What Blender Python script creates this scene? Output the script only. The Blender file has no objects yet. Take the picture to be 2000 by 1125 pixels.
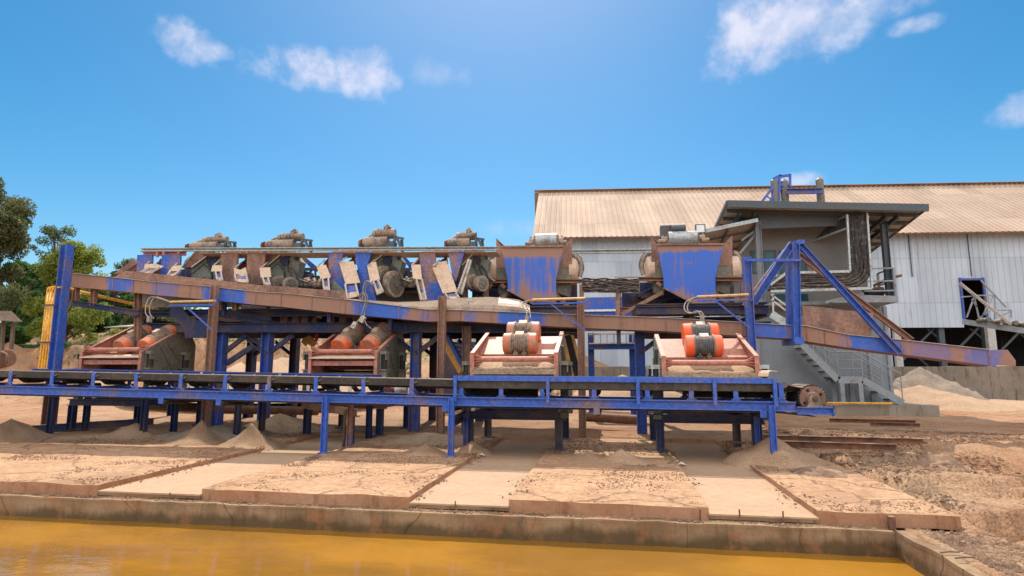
import bpy, bmesh, math, random
import numpy as np
from mathutils import Vector, Matrix, noise
random.seed(7); RNG = np.random.default_rng(7)
S = bpy.context.scene; COL = S.collection
V = Vector; R = math.radians

# ------------------------------------------------------------------ camera, sky, sun, exposure
F = 1150.0; PITCH = math.atan(158/F); YAW = math.atan(190/math.hypot(F, 158)); H = 1.6
cam = bpy.data.objects.new('camera', bpy.data.cameras.new('camera')); COL.objects.link(cam)
cam.location = (0, 0, H); cam.rotation_euler = (R(90)+PITCH, 0, YAW)
cam.data.sensor_width = 36; cam.data.lens = F/2000*36; cam.data.clip_end = 3000; cam.data.clip_start = .1
S.camera = cam
CM = cam.rotation_euler.to_matrix()
def ray(px, py): return CM @ V(((px-1000)/F, (562.5-py)/F, -1))
def at(px, py, Y):                       # measured point of the photograph on the plane y = Y
    d = ray(px, py); return V((0, 0, H)) + d*(Y/d.y)
def X(px, Y, py=720): return at(px, py, Y).x
def Z(px, py, Y): return at(px, py, Y).z
SUN_EL, SUN_AZ = R(53), R(-10)
sd = V((math.sin(SUN_AZ)*math.cos(SUN_EL), math.cos(SUN_AZ)*math.cos(SUN_EL), math.sin(SUN_EL)))
sun = bpy.data.objects.new('sun', bpy.data.lights.new('sun', 'SUN')); COL.objects.link(sun)
sun.data.energy = 3.4; sun.data.angle = R(.53); sun.data.color = (1, .93, .82)
sun.rotation_euler = sd.to_track_quat('Z', 'Y').to_euler()
S.view_settings.view_transform = 'Standard'; S.view_settings.look = 'None'
S.view_settings.exposure = .68; S.view_settings.gamma = 1

def nd(nt, t, ins=None, **kw):
    n = nt.nodes.new(t)
    for k, v in kw.items(): setattr(n, k, v)
    for k, v in (ins or {}).items():
        s = n.inputs[k]
        if hasattr(v, 'is_output'): nt.links.new(v, s)
        else: s.default_value = v
    return n
def mth(nt, op, a, b=0.0, c=0.0, clamp=False):
    n = nd(nt, 'ShaderNodeMath', operation=op, use_clamp=clamp)
    for i, v in enumerate((a, b, c)):
        if hasattr(v, 'is_output'): nt.links.new(v, n.inputs[i])
        else: n.inputs[i].default_value = v
    return n.outputs[0]
def maprange(nt, v, a, b, c=0.0, d=1.0, smooth=True):
    n = nd(nt, 'ShaderNodeMapRange', {0: v, 1: a, 2: b, 3: c, 4: d})
    if smooth: n.interpolation_type = 'SMOOTHSTEP'
    return n.outputs[0]
def mix(nt, f, a, b, blend='MIX'):
    n = nd(nt, 'ShaderNodeMix', data_type='RGBA', blend_type=blend)
    for i, v in ((0, f), (6, a), (7, b)):
        if hasattr(v, 'is_output'): nt.links.new(v, n.inputs[i])
        else: n.inputs[i].default_value = v if i == 0 else (*v[:3], 1)
    return n.outputs[2]

def noi(n, vec, scale, detail=5.0, rough=.6, out=0): return nd(n, 'ShaderNodeTexNoise', {'Vector': vec, 'Scale': scale, 'Detail': detail, 'Roughness': rough}).outputs[out]
W = bpy.data.worlds.new('World'); S.world = W; W.use_nodes = True
nt = W.node_tree; nt.nodes.clear()
sky = nd(nt, 'ShaderNodeTexSky', sky_type='NISHITA', sun_disc=False, sun_elevation=SUN_EL, sun_rotation=SUN_AZ)
sky.air_density = 1.0; sky.dust_density = .5; sky.ozone_density = 2.5
hs = nd(nt, 'ShaderNodeHueSaturation', {'Hue': .487, 'Saturation': 1.44, 'Value': 1.0, 'Color': sky.outputs[0]})
dirn = nd(nt, 'ShaderNodeTexCoord').outputs['Generated']
nz = nd(nt, 'ShaderNodeTexNoise', {'Vector': dirn, 'Scale': 9.0, 'Detail': 9.0, 'Roughness': .6})
nz2 = nd(nt, 'ShaderNodeTexNoise', {'Vector': dirn, 'Scale': 22.0, 'Detail': 6.0, 'Roughness': .6})
acc = None
CLOUDS = [  # px, py, half width, half height (photo px), density
    (345, 76, 62, 42, 1.0), (405, 96, 42, 18, .7), (590, 132, 90, 44, 1.0), (708, 142, 68, 46, 1.0), (860, 140, 60, 36, .35),
    (1470, 60, 85, 85, 1.0), (1580, 35, 120, 75, .9), (1700, 5, 120, 40, .55), (1790, 48, 48, 18, .7), (1985, 215, 48, 34, .7),
    (1565, 352, 45, 18, .7), (980, 445, 60, 20, .25)]
for (cx, cy_, hw, hh, dn) in CLOUDS:
    c = ray(cx, cy_).normalized(); u = (ray(cx+10, cy_).normalized()-c).normalized(); v = (ray(cx, cy_-10).normalized()-c).normalized()
    L = ray(cx, cy_).length*F
    a = nd(nt, 'ShaderNodeVectorMath', {0: dirn, 1: u}, operation='DOT_PRODUCT').outputs['Value']
    b = nd(nt, 'ShaderNodeVectorMath', {0: dirn, 1: v}, operation='DOT_PRODUCT').outputs['Value']
    a = mth(nt, 'MULTIPLY', mth(nt, 'SUBTRACT', a, c.dot(u)), L/hw); b = mth(nt, 'MULTIPLY', mth(nt, 'SUBTRACT', b, c.dot(v)), L/hh)
    f = nd(nt, 'ShaderNodeVectorMath', {0: dirn, 1: c}, operation='DOT_PRODUCT').outputs['Value']
    r2 = mth(nt, 'ADD', mth(nt, 'MULTIPLY', a, a), mth(nt, 'MULTIPLY', b, b))
    m = mth(nt, 'SUBTRACT', mth(nt, 'SUBTRACT', 1.0, mth(nt, 'MULTIPLY', r2, .8)), mth(nt, 'MULTIPLY', mth(nt, 'LESS_THAN', f, .3), 9.0))
    d = mth(nt, 'ADD', m, mth(nt, 'MULTIPLY', mth(nt, 'SUBTRACT', nz.outputs[0], .5), 3.4))
    d = mth(nt, 'ADD', d, mth(nt, 'MULTIPLY', mth(nt, 'SUBTRACT', nz2.outputs[0], .5), 2.0))
    d = mth(nt, 'MULTIPLY', maprange(nt, d, -.05, 1.6), dn)
    acc = d if acc is None else mth(nt, 'MAXIMUM', acc, d)
# bright broken cloud, unseen behind the viewpoint, added to lift the shaded faces
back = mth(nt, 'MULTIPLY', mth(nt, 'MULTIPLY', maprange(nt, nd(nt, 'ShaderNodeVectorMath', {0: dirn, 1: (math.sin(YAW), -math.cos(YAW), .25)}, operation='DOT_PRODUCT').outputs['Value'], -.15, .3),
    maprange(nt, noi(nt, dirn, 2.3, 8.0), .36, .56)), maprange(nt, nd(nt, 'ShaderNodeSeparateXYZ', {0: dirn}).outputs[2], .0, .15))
ccol = mix(nt, maprange(nt, nz2.outputs[0], .35, .65), (5.2, 5.6, 7.2), (6.8, 6.8, 7.9))
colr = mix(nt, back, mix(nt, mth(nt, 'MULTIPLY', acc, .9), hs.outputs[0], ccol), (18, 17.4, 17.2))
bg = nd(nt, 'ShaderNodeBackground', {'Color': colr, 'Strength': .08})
nt.links.new(bg.outputs[0], nd(nt, 'ShaderNodeOutputWorld').inputs[0])

# ------------------------------------------------------------------ materials
DUST = (.40, .26, .17)
def newmat(name):
    m = bpy.data.materials.new(name); m.use_nodes = True; n = m.node_tree; n.nodes.clear()
    p = nd(n, 'ShaderNodeBsdfPrincipled'); o = nd(n, 'ShaderNodeOutputMaterial'); n.links.new(p.outputs[0], o.inputs[0])
    return m, n, p
def pos(n): return nd(n, 'ShaderNodeNewGeometry').outputs['Position']
def scaled(n, vec, s): return nd(n, 'ShaderNodeVectorMath', {0: vec, 1: s}, operation='MULTIPLY').outputs[0]
def bumped(n, p, h, strength, dist=.02):
    b = nd(n, 'ShaderNodeBump', {'Height': h, 'Strength': strength, 'Distance': dist}); n.links.new(b.outputs[0], p.inputs['Normal'])
def finish(n, p, col, rough=.6, metal=0.0, spec=.35):
    if hasattr(col, 'is_output'): n.links.new(col, p.inputs['Base Color'])
    else: p.inputs['Base Color'].default_value = (*col, 1)
    p.inputs['Roughness'].default_value = rough; p.inputs['Metallic'].default_value = metal
    p.inputs['Specular IOR Level'].default_value = spec
def paint(name, base, dirt=None, scale=1.2, lo=.45, hi=.6, rough=.55, metal=0.0, streak=None, fine=.35, dust=.5, bump=.15, dustc=DUST, chips=0):
    m, n, p = newmat(name); P = pos(n); col = base
    if dirt:
        col = mix(n, maprange(n, noi(n, scaled(n, P, streak) if streak else P, scale, 7.0, .65), lo, hi), base, dirt)
    f = noi(n, P, 14.0, 6.0, .7)
    col = mix(n, 1.0, col, mix(n, maprange(n, f, .3, .7), (1-fine,)*3, (1+fine*.6,)*3), 'MULTIPLY')
    s = noi(n, scaled(n, P, (9, 9, .7)), 1.0, 5.0, .6)
    col = mix(n, maprange(n, s, .55, .75, 0, .35), col, (.2, .12, .08))
    if chips: col = mix(n, maprange(n, noi(n, P, 30.0, 3.0), .66, .7, 0, chips), col, (.16, .07, .04))
    if dust:
        nzv = nd(n, 'ShaderNodeSeparateXYZ', {0: nd(n, 'ShaderNodeNewGeometry').outputs['Normal']}).outputs[2]
        d = mth(n, 'MULTIPLY', maprange(n, nzv, .25, .85, 0, dust), maprange(n, f, .25, .6, .5, 1))
        col = mix(n, d, col, dustc)
    finish(n, p, col, rough, metal)
    if bump: bumped(n, p, f, bump, .01)
    return m
BLUE = (.04, .115, .47); BROWN = (.30, .165, .115)
MT = {}
MT['blue'] = paint('blue_paint', BLUE, (.21, .14, .13), .9, .47, .72, .5, chips=.7)
MT['bluedirty'] = paint('dusty_blue_paint', BLUE, BROWN, .7, .42, .58, .55)
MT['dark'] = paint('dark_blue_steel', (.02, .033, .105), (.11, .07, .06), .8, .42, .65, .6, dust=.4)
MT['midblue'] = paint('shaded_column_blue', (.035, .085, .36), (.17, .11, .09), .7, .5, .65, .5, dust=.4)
MT['brown'] = paint('dust_caked_steel', BROWN, (.17, .095, .075), 1.4, .45, .65, .75, streak=(1, 1, .5))
MT['brownblue'] = paint('dust_caked_blue_steel', BROWN, BLUE, .6, .58, .7, .7)
MT['salmon'] = paint('red_oxide_paint', (.47, .18, .13), (.33, .15, .11), 1.5, .45, .7, .55, dust=.55, dustc=(.55, .30, .20))
MT['darkred'] = paint('dark_red_paint', (.13, .04, .04), (.2, .1, .08), 1.5, .45, .7, .6)
MT['orange'] = paint('orange_paint', (.85, .11, .025), (.55, .2, .12), 3., .5, .72, .4, fine=.15, dust=.5, dustc=(.62, .33, .22))
MT['orangedust'] = paint('dusty_orange_paint', (.72, .14, .05), (.42, .2, .13), 3., .42, .62, .5, fine=.2, dust=.75, dustc=(.5, .3, .2))
MT['motor'] = paint('grey_motor_casting', (.10, .11, .12), (.25, .19, .15), 4., .45, .65, .55, dust=.6)
MT['motordust'] = paint('dusty_motor_casting', (.33, .245, .18), (.13, .11, .1), 3., .45, .65, .7, dust=.5)
MT['green'] = paint('grey_green_paint', (.17, .20, .17), (.24, .17, .12), 1.2, .48, .7, .55)
MT['greenshade'] = paint('separator_grey_green', (.19, .225, .195), (.2, .16, .12), 1.5, .5, .72, .6, dust=.15)
MT['greendusty'] = paint('dusty_grey_green_paint', (.19, .165, .125), (.12, .12, .10), 1., .45, .65, .6)
MT['sheet'] = paint('dusty_cover_sheet', (.62, .45, .32), (.45, .3, .2), 2.5, .5, .75, .7, dust=.3, dustc=(.66, .5, .37), fine=.2)
MT['galv'] = paint('galvanised_steel', (.42, .46, .47), (.3, .24, .19), 2., .5, .7, .45, metal=.3, dust=.3)
MT['edge'] = paint('light_rail_steel', (.55, .5, .45), (.4, .3, .22), 2., .5, .7, .5, dust=.3)
MT['belt'] = paint('conveyor_rubber', (.045, .04, .037), (.085, .07, .058), .8, .4, .65, .8, dust=.55, dustc=(.25, .18, .13))
MT['rubber'] = paint('black_rubber', (.02, .02, .02), (.05, .04, .035), 3., .4, .65, .7)
MT['cable'] = paint('cable_sheath', (.035, .03, .03), (.16, .13, .11), 6., .5, .7, .6, dust=.5)
MT['yellow'] = paint('yellow_pipe_paint', (.72, .36, .03), (.55, .25, .04), 3., .5, .75, .45, dust=.2)
MT['yellowdusty'] = paint('dusty_yellow_pipe', (.6, .36, .10), (.5, .33, .2), 5., .45, .6, .55, dust=.6, dustc=(.6, .42, .28))
MT['ochre'] = paint('ochre_paint', (.66, .33, .07), (.4, .2, .08), 2., .5, .7, .6)
MT['grey'] = paint('grey_wall_panel', (.23, .27, .31), (.2, .22, .24), .8, .4, .7, .6, fine=.12, dust=.3)
MT['greysteel'] = paint('grey_painted_steel', (.25, .28, .31), (.2, .19, .18), 2., .5, .7, .5, fine=.2, dust=.4)
MT['darkgrey'] = paint('dark_grey_steel', (.07, .09, .105), (.1, .09, .085), 2., .5, .7, .5, fine=.2, dust=.3)
MT['taupe'] = paint('taupe_render', (.25, .235, .225), (.21, .20, .19), .8, .4, .7, .8, fine=.1, dust=0, bump=.1)
MT['board'] = paint('roof_board', (.40, .35, .31), (.30, .27, .24), 1.5, .45, .7, .7)
MT['white'] = paint('white_paint', (.75, .75, .74), (.6, .55, .5), 2., .5, .7, .5)
MT['rust'] = paint('rusty_steel', (.2, .09, .05), (.1, .05, .035), 3., .45, .65, .8, dust=.5)
MT['black'] = paint('near_black', (.012, .013, .018), (.03, .025, .022), 1., .4, .7, .9, dust=.1)
MT['wood'] = paint('weathered_wood', (.17, .12, .085), (.09, .07, .055), 2., .45, .65, .85, streak=(2, 2, .3), dust=.2)
MT['stoneblock'] = paint('breeze_block', (.5, .48, .46), (.4, .36, .33), 2., .45, .7, .85)
MT['hose'] = paint('dusty_grey_hose', (.30, .25, .21), (.2, .16, .13), 4., .45, .65, .6)
MT['cladding'] = paint('grey_cladding', (.13, .155, .175), (.11, .12, .13), 1., .45, .7, .6, fine=.1, dust=.1)
MT['lamp'] = paint('lamp_glass', (.75, .78, .78), None, rough=.15, dust=0, fine=.1)
MT['paper'] = paint('pale_plastic', (.75, .68, .6), None, rough=.6, dust=0, fine=.1)
MT['red'] = paint('red_label', (.5, .02, .06), None, rough=.5, dust=0, fine=.1)
def glassy():
    m, n, p = newmat('window_glass'); P = pos(n)
    finish(n, p, mix(n, maprange(n, noi(n, P, .7), .4, .65), (.02, .07, .085), (.05, .13, .15)), .15, 0, .25); return m
MT['glass'] = glassy()
def flume_mat():
    m, n, p = newmat('flume_paint'); P = pos(n); sep = nd(n, 'ShaderNodeSeparateXYZ', {0: P})
    xx = mth(n, 'ADD', sep.outputs[0], mth(n, 'MULTIPLY', mth(n, 'SUBTRACT', noi(n, P, 1.6, 6.0), .5), 1.1))
    xx = mth(n, 'ADD', xx, mth(n, 'MULTIPLY', mth(n, 'SUBTRACT', noi(n, scaled(n, P, (14, 1, .6)), 1.0, 4.0), .5), .5))
    blue = None
    for a, b, k in ((193, 235, .95), (275, 335, .45), (378, 470, 1.), (690, 795, 1.), (835, 842, .6), (908, 918, .8), (976, 1062, 1.), (1478, 1532, .95), (1655, 1757, 1.), (1775, 1860, .35), (1890, 1990, .6)):
        xa, xb = X(a, 14.4), X(b, 14.4)
        f = mth(n, 'MULTIPLY', mth(n, 'MULTIPLY', maprange(n, xx, xa-.12, xa+.12), maprange(n, xx, xb-.12, xb+.12, 1, 0)), k)
        blue = f if blue is None else mth(n, 'MAXIMUM', blue, f)
    br = mix(n, maprange(n, noi(n, P, 2.2, 6.0), .4, .65), BROWN, (.32, .165, .11))
    st = maprange(n, noi(n, scaled(n, P, (12, 3, .5)), 1.0, 5.0), .55, .72, 0, .5)
    br = mix(n, st, br, (.12, .085, .09))
    col = mix(n, mth(n, 'MULTIPLY', blue, maprange(n, noi(n, P, 5.0, 5.0), .25, .5, .6, 1)), br, (.04, .12, .48))
    f = noi(n, P, 16.0, 5.0, .7)
    col = mix(n, 1.0, col, mix(n, f, (.75,)*3, (1.2,)*3), 'MULTIPLY')
    finish(n, p, col, .62); bumped(n, p, f, .15, .01); return m
MT['flume'] = flume_mat()
def hopper_mat():
    m, n, p = newmat('streaked_hopper_paint'); P = pos(n)
    s = noi(n, scaled(n, P, (11, 11, .45)), 1.0, 6.0, .6); s2 = noi(n, P, 1.1, 5.0)
    z = nd(n, 'ShaderNodeSeparateXYZ', {0: P}).outputs[2]
    zt = mth(n, 'ADD', mth(n, 'MULTIPLY', maprange(n, z, 4.62, 4.86), .55), mth(n, 'MULTIPLY', maprange(n, z, 3.9, 3.2), .4))
    sx = nd(n, 'ShaderNodeSeparateXYZ', {0: P}).outputs[0]; zt = mth(n, 'ADD', zt, maprange(n, sx, -.4, 1.2, .07, -.03))
    d = mth(n, 'ADD', mth(n, 'ADD', s, mth(n, 'MULTIPLY', mth(n, 'SUBTRACT', s2, .5), .6)), zt)
    col = mix(n, maprange(n, d, .52, .78), (.045, .13, .52), (.30, .165, .115))
    col = mix(n, maprange(n, noi(n, scaled(n, P, (30, 30, 1.2)), 1.0, 4.0), .56, .7, 0, .45), col, (.17, .12, .2))
    col = mix(n, maprange(n, noi(n, P, 7.0, 6.0), .66, .72, 0, .6), col, (.35, .13, .06))
    finish(n, p, col, .5); bumped(n, p, s, .15, .01); return m
MT['hopper'] = hopper_mat()
def conc_top(name, a, b, speck):
    m, n, p = newmat(name); P = pos(n)
    big = noi(n, P, .55, 7.0, .65); f = noi(n, P, 9.0, 8.0, .75)
    col = mix(n, maprange(n, big, .35, .68), a, b)
    col = mix(n, 1.0, col, mix(n, maprange(n, f, .3, .7), ((.68,)*3 if speck else (.88,)*3), ((1.22,)*3 if speck else (1.08,)*3)), 'MULTIPLY')
    if speck:
        k = mth(n, 'MULTIPLY', maprange(n, noi(n, P, 26.0, 5.0, .8), .52, .66), maprange(n, noi(n, scaled(n, P, (1, 1.5, 1)), .9, 4.0), .5, .62))
        col = mix(n, mth(n, 'MULTIPLY', k, speck), col, (.15, .075, .04))
        wv = nd(n, 'ShaderNodeVectorMath', {0: P, 1: nd(n, 'ShaderNodeVectorMath', {0: noi(n, P, 2.2, 5.0, .7, 1), 1: (.55, .55, 0)}, operation='MULTIPLY').outputs[0]}, operation='ADD').outputs[0]
        cr = nd(n, 'ShaderNodeTexVoronoi', {'Vector': wv, 'Scale': .62}, feature='DISTANCE_TO_EDGE').outputs[0]
        col = mix(n, maprange(n, cr, .004, .016, .75, 0), col, (.13, .07, .04))
        wet = mth(n, 'MULTIPLY', maprange(n, noi(n, scaled(n, P, (1.4, .7, 1)), .8, 6.0, .65), .54, .6), .45); col = mix(n, wet, col, (.24, .135, .08))
        col = mix(n, maprange(n, noi(n, scaled(n, P, (.8, 3.0, 1)), 2.2, 6.0, .7), .52, .68, 0, .6), col, (.22, .115, .065))
    finish(n, p, col, .9, spec=.2); bumped(n, p, f, .35 if speck else .12, .02); return m
MT['slab'] = conc_top('dusty_concrete', (.39, .225, .125), (.46, .285, .165), .85)
MT['channel'] = conc_top('silted_channel', (.43, .285, .18), (.39, .255, .16), 0)
def conc_wall(name, a, b, stain, dark=.9, wet=False):
    m, n, p = newmat(name); P = pos(n)
    col = mix(n, maprange(n, noi(n, P, 1.1, 7.0, .65), .4, .62), a, b)
    st = maprange(n, noi(n, scaled(n, P, (5, 5, .9)), 1.0, 8.0, .7), .5, .68, 0, dark)
    col = mix(n, st, col, stain)
    f = noi(n, P, 18.0, 7.0, .75); col = mix(n, 1.0, col, mix(n, f, (.65,)*3, (1.3,)*3), 'MULTIPLY')
    if wet:      # algae and silt tide mark just above the water
        zz = mth(n, 'ADD', nd(n, 'ShaderNodeSeparateXYZ', {0: P}).outputs[2], mth(n, 'MULTIPLY', mth(n, 'SUBTRACT', noi(n, scaled(n, P, (1.6, 1.6, .4)), 1.0, 7.0, .7), .5), .42))
        col = mix(n, maprange(n, zz, -.24, -.36, 0, .85), col, (.085, .055, .025))
        col = mix(n, mth(n, 'MULTIPLY', maprange(n, noi(n, P, 2.6, 6.0, .7), .5, .64), .55), col, (.30, .13, .06))
        x1 = nd(n, 'ShaderNodeSeparateXYZ', {0: P}).outputs[0]
        jt = mth(n, 'LESS_THAN', mth(n, 'ABSOLUTE', mth(n, 'SUBTRACT', mth(n, 'FRACT', mth(n, 'ADD', mth(n, 'MULTIPLY', x1, .7), mth(n, 'MULTIPLY', noi(n, P, .5, 2.0), 2.2))), .5)), .006)
        col = mix(n, mth(n, 'MULTIPLY', jt, .45), col, (.04, .025, .015))
    finish(n, p, col, .9, spec=.2); bumped(n, p, f, .5, .02); return m
MT['slabface'] = conc_wall('slab_edge', (.36, .18, .10), (.40, .22, .13), (.2, .09, .05), .7)
MT['pondwall'] = conc_wall('stained_pond_wall', (.31, .205, .12), (.20, .125, .07), (.10, .055, .03), .6, True)
MT['retwall'] = conc_wall('stained_retaining_wall', (.25, .21, .17), (.20, .165, .13), (.08, .065, .05))
MT['plinth'] = conc_wall('plinth_concrete', (.24, .20, .15), (.29, .25, .20), (.17, .12, .08))
def ground_mat():
    m, n, p = newmat('red_dirt'); P = pos(n)
    a = noi(n, P, .35, 7.0, .6); b = noi(n, P, 1.7, 7.0, .7); g = noi(n, P, 34.0, 4.0, .8); g2 = noi(n, P, 11.0, 6.0, .75)
    col = mix(n, maprange(n, a, .38, .62), (.37, .19, .10), (.44, .275, .165))
    col = mix(n, maprange(n, b, .5, .68, 0, .8), col, (.22, .11, .06))
    col = mix(n, maprange(n, noi(n, scaled(n, P, (.6, 1.4, 1)), .9, 5.0), .55, .66, 0, .75), col, (.26, .18, .12))
    col = mix(n, 1.0, col, mix(n, maprange(n, g, .3, .7), (.52,)*3, (1.35,)*3), 'MULTIPLY')
    col = mix(n, maprange(n, g2, .54, .68, 0, .6), col, (.11, .06, .035))
    yy = nd(n, 'ShaderNodeSeparateXYZ', {0: P})
    far = maprange(n, yy.outputs[1], 26, 34)
    veg = mth(n, 'MULTIPLY', mth(n, 'MULTIPLY', far, maprange(n, noi(n, P, .9, 7.0, .7), .47, .6)), maprange(n, yy.outputs[0], -2, 2, 1, 0))
    far2 = mix(n, maprange(n, noi(n, P, .8, 6.0), .4, .65), (.33, .215, .13), (.25, .16, .1))
    col = mix(n, mth(n, 'MULTIPLY', far, .6), col, far2)
    col = mix(n, mth(n, 'MULTIPLY', veg, .75), col, (.12, .13, .045))
    finish(n, p, col, .95, spec=.15)
    h = mth(n, 'ADD', g2, mth(n, 'MULTIPLY', g, .6)); bumped(n, p, h, .8, .05); return m
MT['ground'] = ground_mat()
def sandy(name, a, b, grain=40., bump=.4):
    m, n, p = newmat(name); P = pos(n); g = noi(n, P, grain, 4.0, .8)
    col = mix(n, maprange(n, noi(n, P, 1.6, 6.0), .38, .65), a, b)
    col = mix(n, 1.0, col, mix(n, maprange(n, g, .3, .7), (.6,)*3, (1.3,)*3), 'MULTIPLY')
    finish(n, p, col, .95, spec=.15); bumped(n, p, g, bump, .02); return m
MT['sand'] = sandy('damp_sand', (.33, .205, .125), (.40, .265, .17), 45., .5)
MT['gravel'] = sandy('loose_gravel', (.40, .29, .19), (.31, .23, .16), 24., 1.)
MT['palesand'] = sandy('pale_sand', (.43, .29, .19), (.38, .25, .16), 30., .5)
MT['greysand'] = sandy('grey_gravel', (.25, .2, .16), (.3, .23, .17), 24., 1.)
MT['pebble'] = sandy('pebbles', (.30, .19, .12), (.15, .095, .065), 9., .2)
MT['clod'] = sandy('clods', (.31, .18, .115), (.25, .145, .09), 20., .3)
def water_mat():
    m, n, p = newmat('muddy_water'); P = pos(n)
    col = mix(n, maprange(n, noi(n, scaled(n, P, (.45, .8, 1)), 1.0, 6.0), .36, .62), (.22, .105, .018), (.325, .15, .017))
    finish(n, p, col, .02, 0, .5); p.inputs['IOR'].default_value = 1.45
    h = mth(n, 'ADD', noi(n, scaled(n, P, (1.2, 3.2, 1)), 1.6, 4.0), mth(n, 'MULTIPLY', noi(n, P, 9.0, 3.0), .15)); bumped(n, p, h, .1, .05); return m
MT['water'] = water_mat()
def corr(name, a, b, stain, rgh=.8):
    m, n, p = newmat(name); P = pos(n)
    col = mix(n, maprange(n, noi(n, P, .35, 6.0), .38, .65), a, b)
    col = mix(n, maprange(n, noi(n, scaled(n, P, (5, .5, .35)), 1.0, 6.0), .58, .75, 0, .6), col, stain)
    col = mix(n, maprange(n, noi(n, scaled(n, P, (1, 1, .25)), 1.3, 6.0), .62, .74, 0, .5), col, stain)
    su = nd(n, 'ShaderNodeVectorMath', {0: P, 1: (.991, .13, 0)}, operation='DOT_PRODUCT').outputs['Value']
    zz = nd(n, 'ShaderNodeSeparateXYZ', {0: P}).outputs[2]
    cell = nd(n, 'ShaderNodeCombineXYZ', {0: mth(n, 'FLOOR', mth(n, 'MULTIPLY', su, .93)), 1: mth(n, 'FLOOR', mth(n, 'MULTIPLY', zz, .36))})
    wn = nd(n, 'ShaderNodeTexWhiteNoise', {0: cell.outputs[0]}).outputs[0]
    col = mix(n, 1.0, col, mix(n, wn, (.86,)*3, (1.08,)*3), 'MULTIPLY')
    lap = mth(n, 'LESS_THAN', mth(n, 'FRACT', mth(n, 'MULTIPLY', zz, .36)), .02); col = mix(n, mth(n, 'MULTIPLY', lap, .45), col, stain)
    rs = maprange(n, noi(n, scaled(n, P, (2.2, 2.2, .22)), 1.0, 8.0, .7), .6, .72, 0, .5); col = mix(n, rs, col, (.30, .17, .10) if stain[2] < .2 else (.30, .24, .2))
    finish(n, p, col, rgh, 0, .15); return m
MT['roofsheet'] = corr('tan_roof_sheet', (.41, .295, .22), (.46, .345, .26), (.30, .215, .16))
MT['wallsheet'] = corr('zinc_wall_sheet', (.50, .555, .62), (.43, .49, .56), (.28, .28, .29))
def leafm(name, a, b, yel):
    m, n, p = newmat(name); P = pos(n)
    col = mix(n, maprange(n, noi(n, P, .7, 4.0), .35, .65), a, b)
    col = mix(n, maprange(n, noi(n, P, 6.0, 2.0), .5, .7, 0, .7), col, yel)
    finish(n, p, col, .6, 0, .3)
    t = nd(n, 'ShaderNodeBsdfTranslucent'); n.links.new(col, t.inputs[0])
    ms = nd(n, 'ShaderNodeMixShader', {0: .5}); n.links.new(p.outputs[0], ms.inputs[1]); n.links.new(t.outputs[0], ms.inputs[2])
    o = [q for q in n.nodes if q.type == 'OUTPUT_MATERIAL'][0]; n.links.new(ms.outputs[0], o.inputs[0]); return m
MT['leafdark'] = leafm('dark_leaf', (.095, .125, .05), (.14, .15, .06), (.19, .17, .08))
MT['leafgreen'] = leafm('green_leaf', (.085, .18, .04), (.06, .13, .045), (.17, .25, .06))
MT['leafyellow'] = leafm('yellow_green_leaf', (.30, .33, .055), (.20, .27, .05), (.40, .37, .07))
MT['leafgrey'] = leafm('sparse_leaf', (.14, .18, .08), (.11, .15, .07), (.18, .2, .1))
MT['bark'] = paint('bark', (.14, .10, .075), (.08, .06, .045), 3., .4, .65, .9, dust=0)

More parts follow.
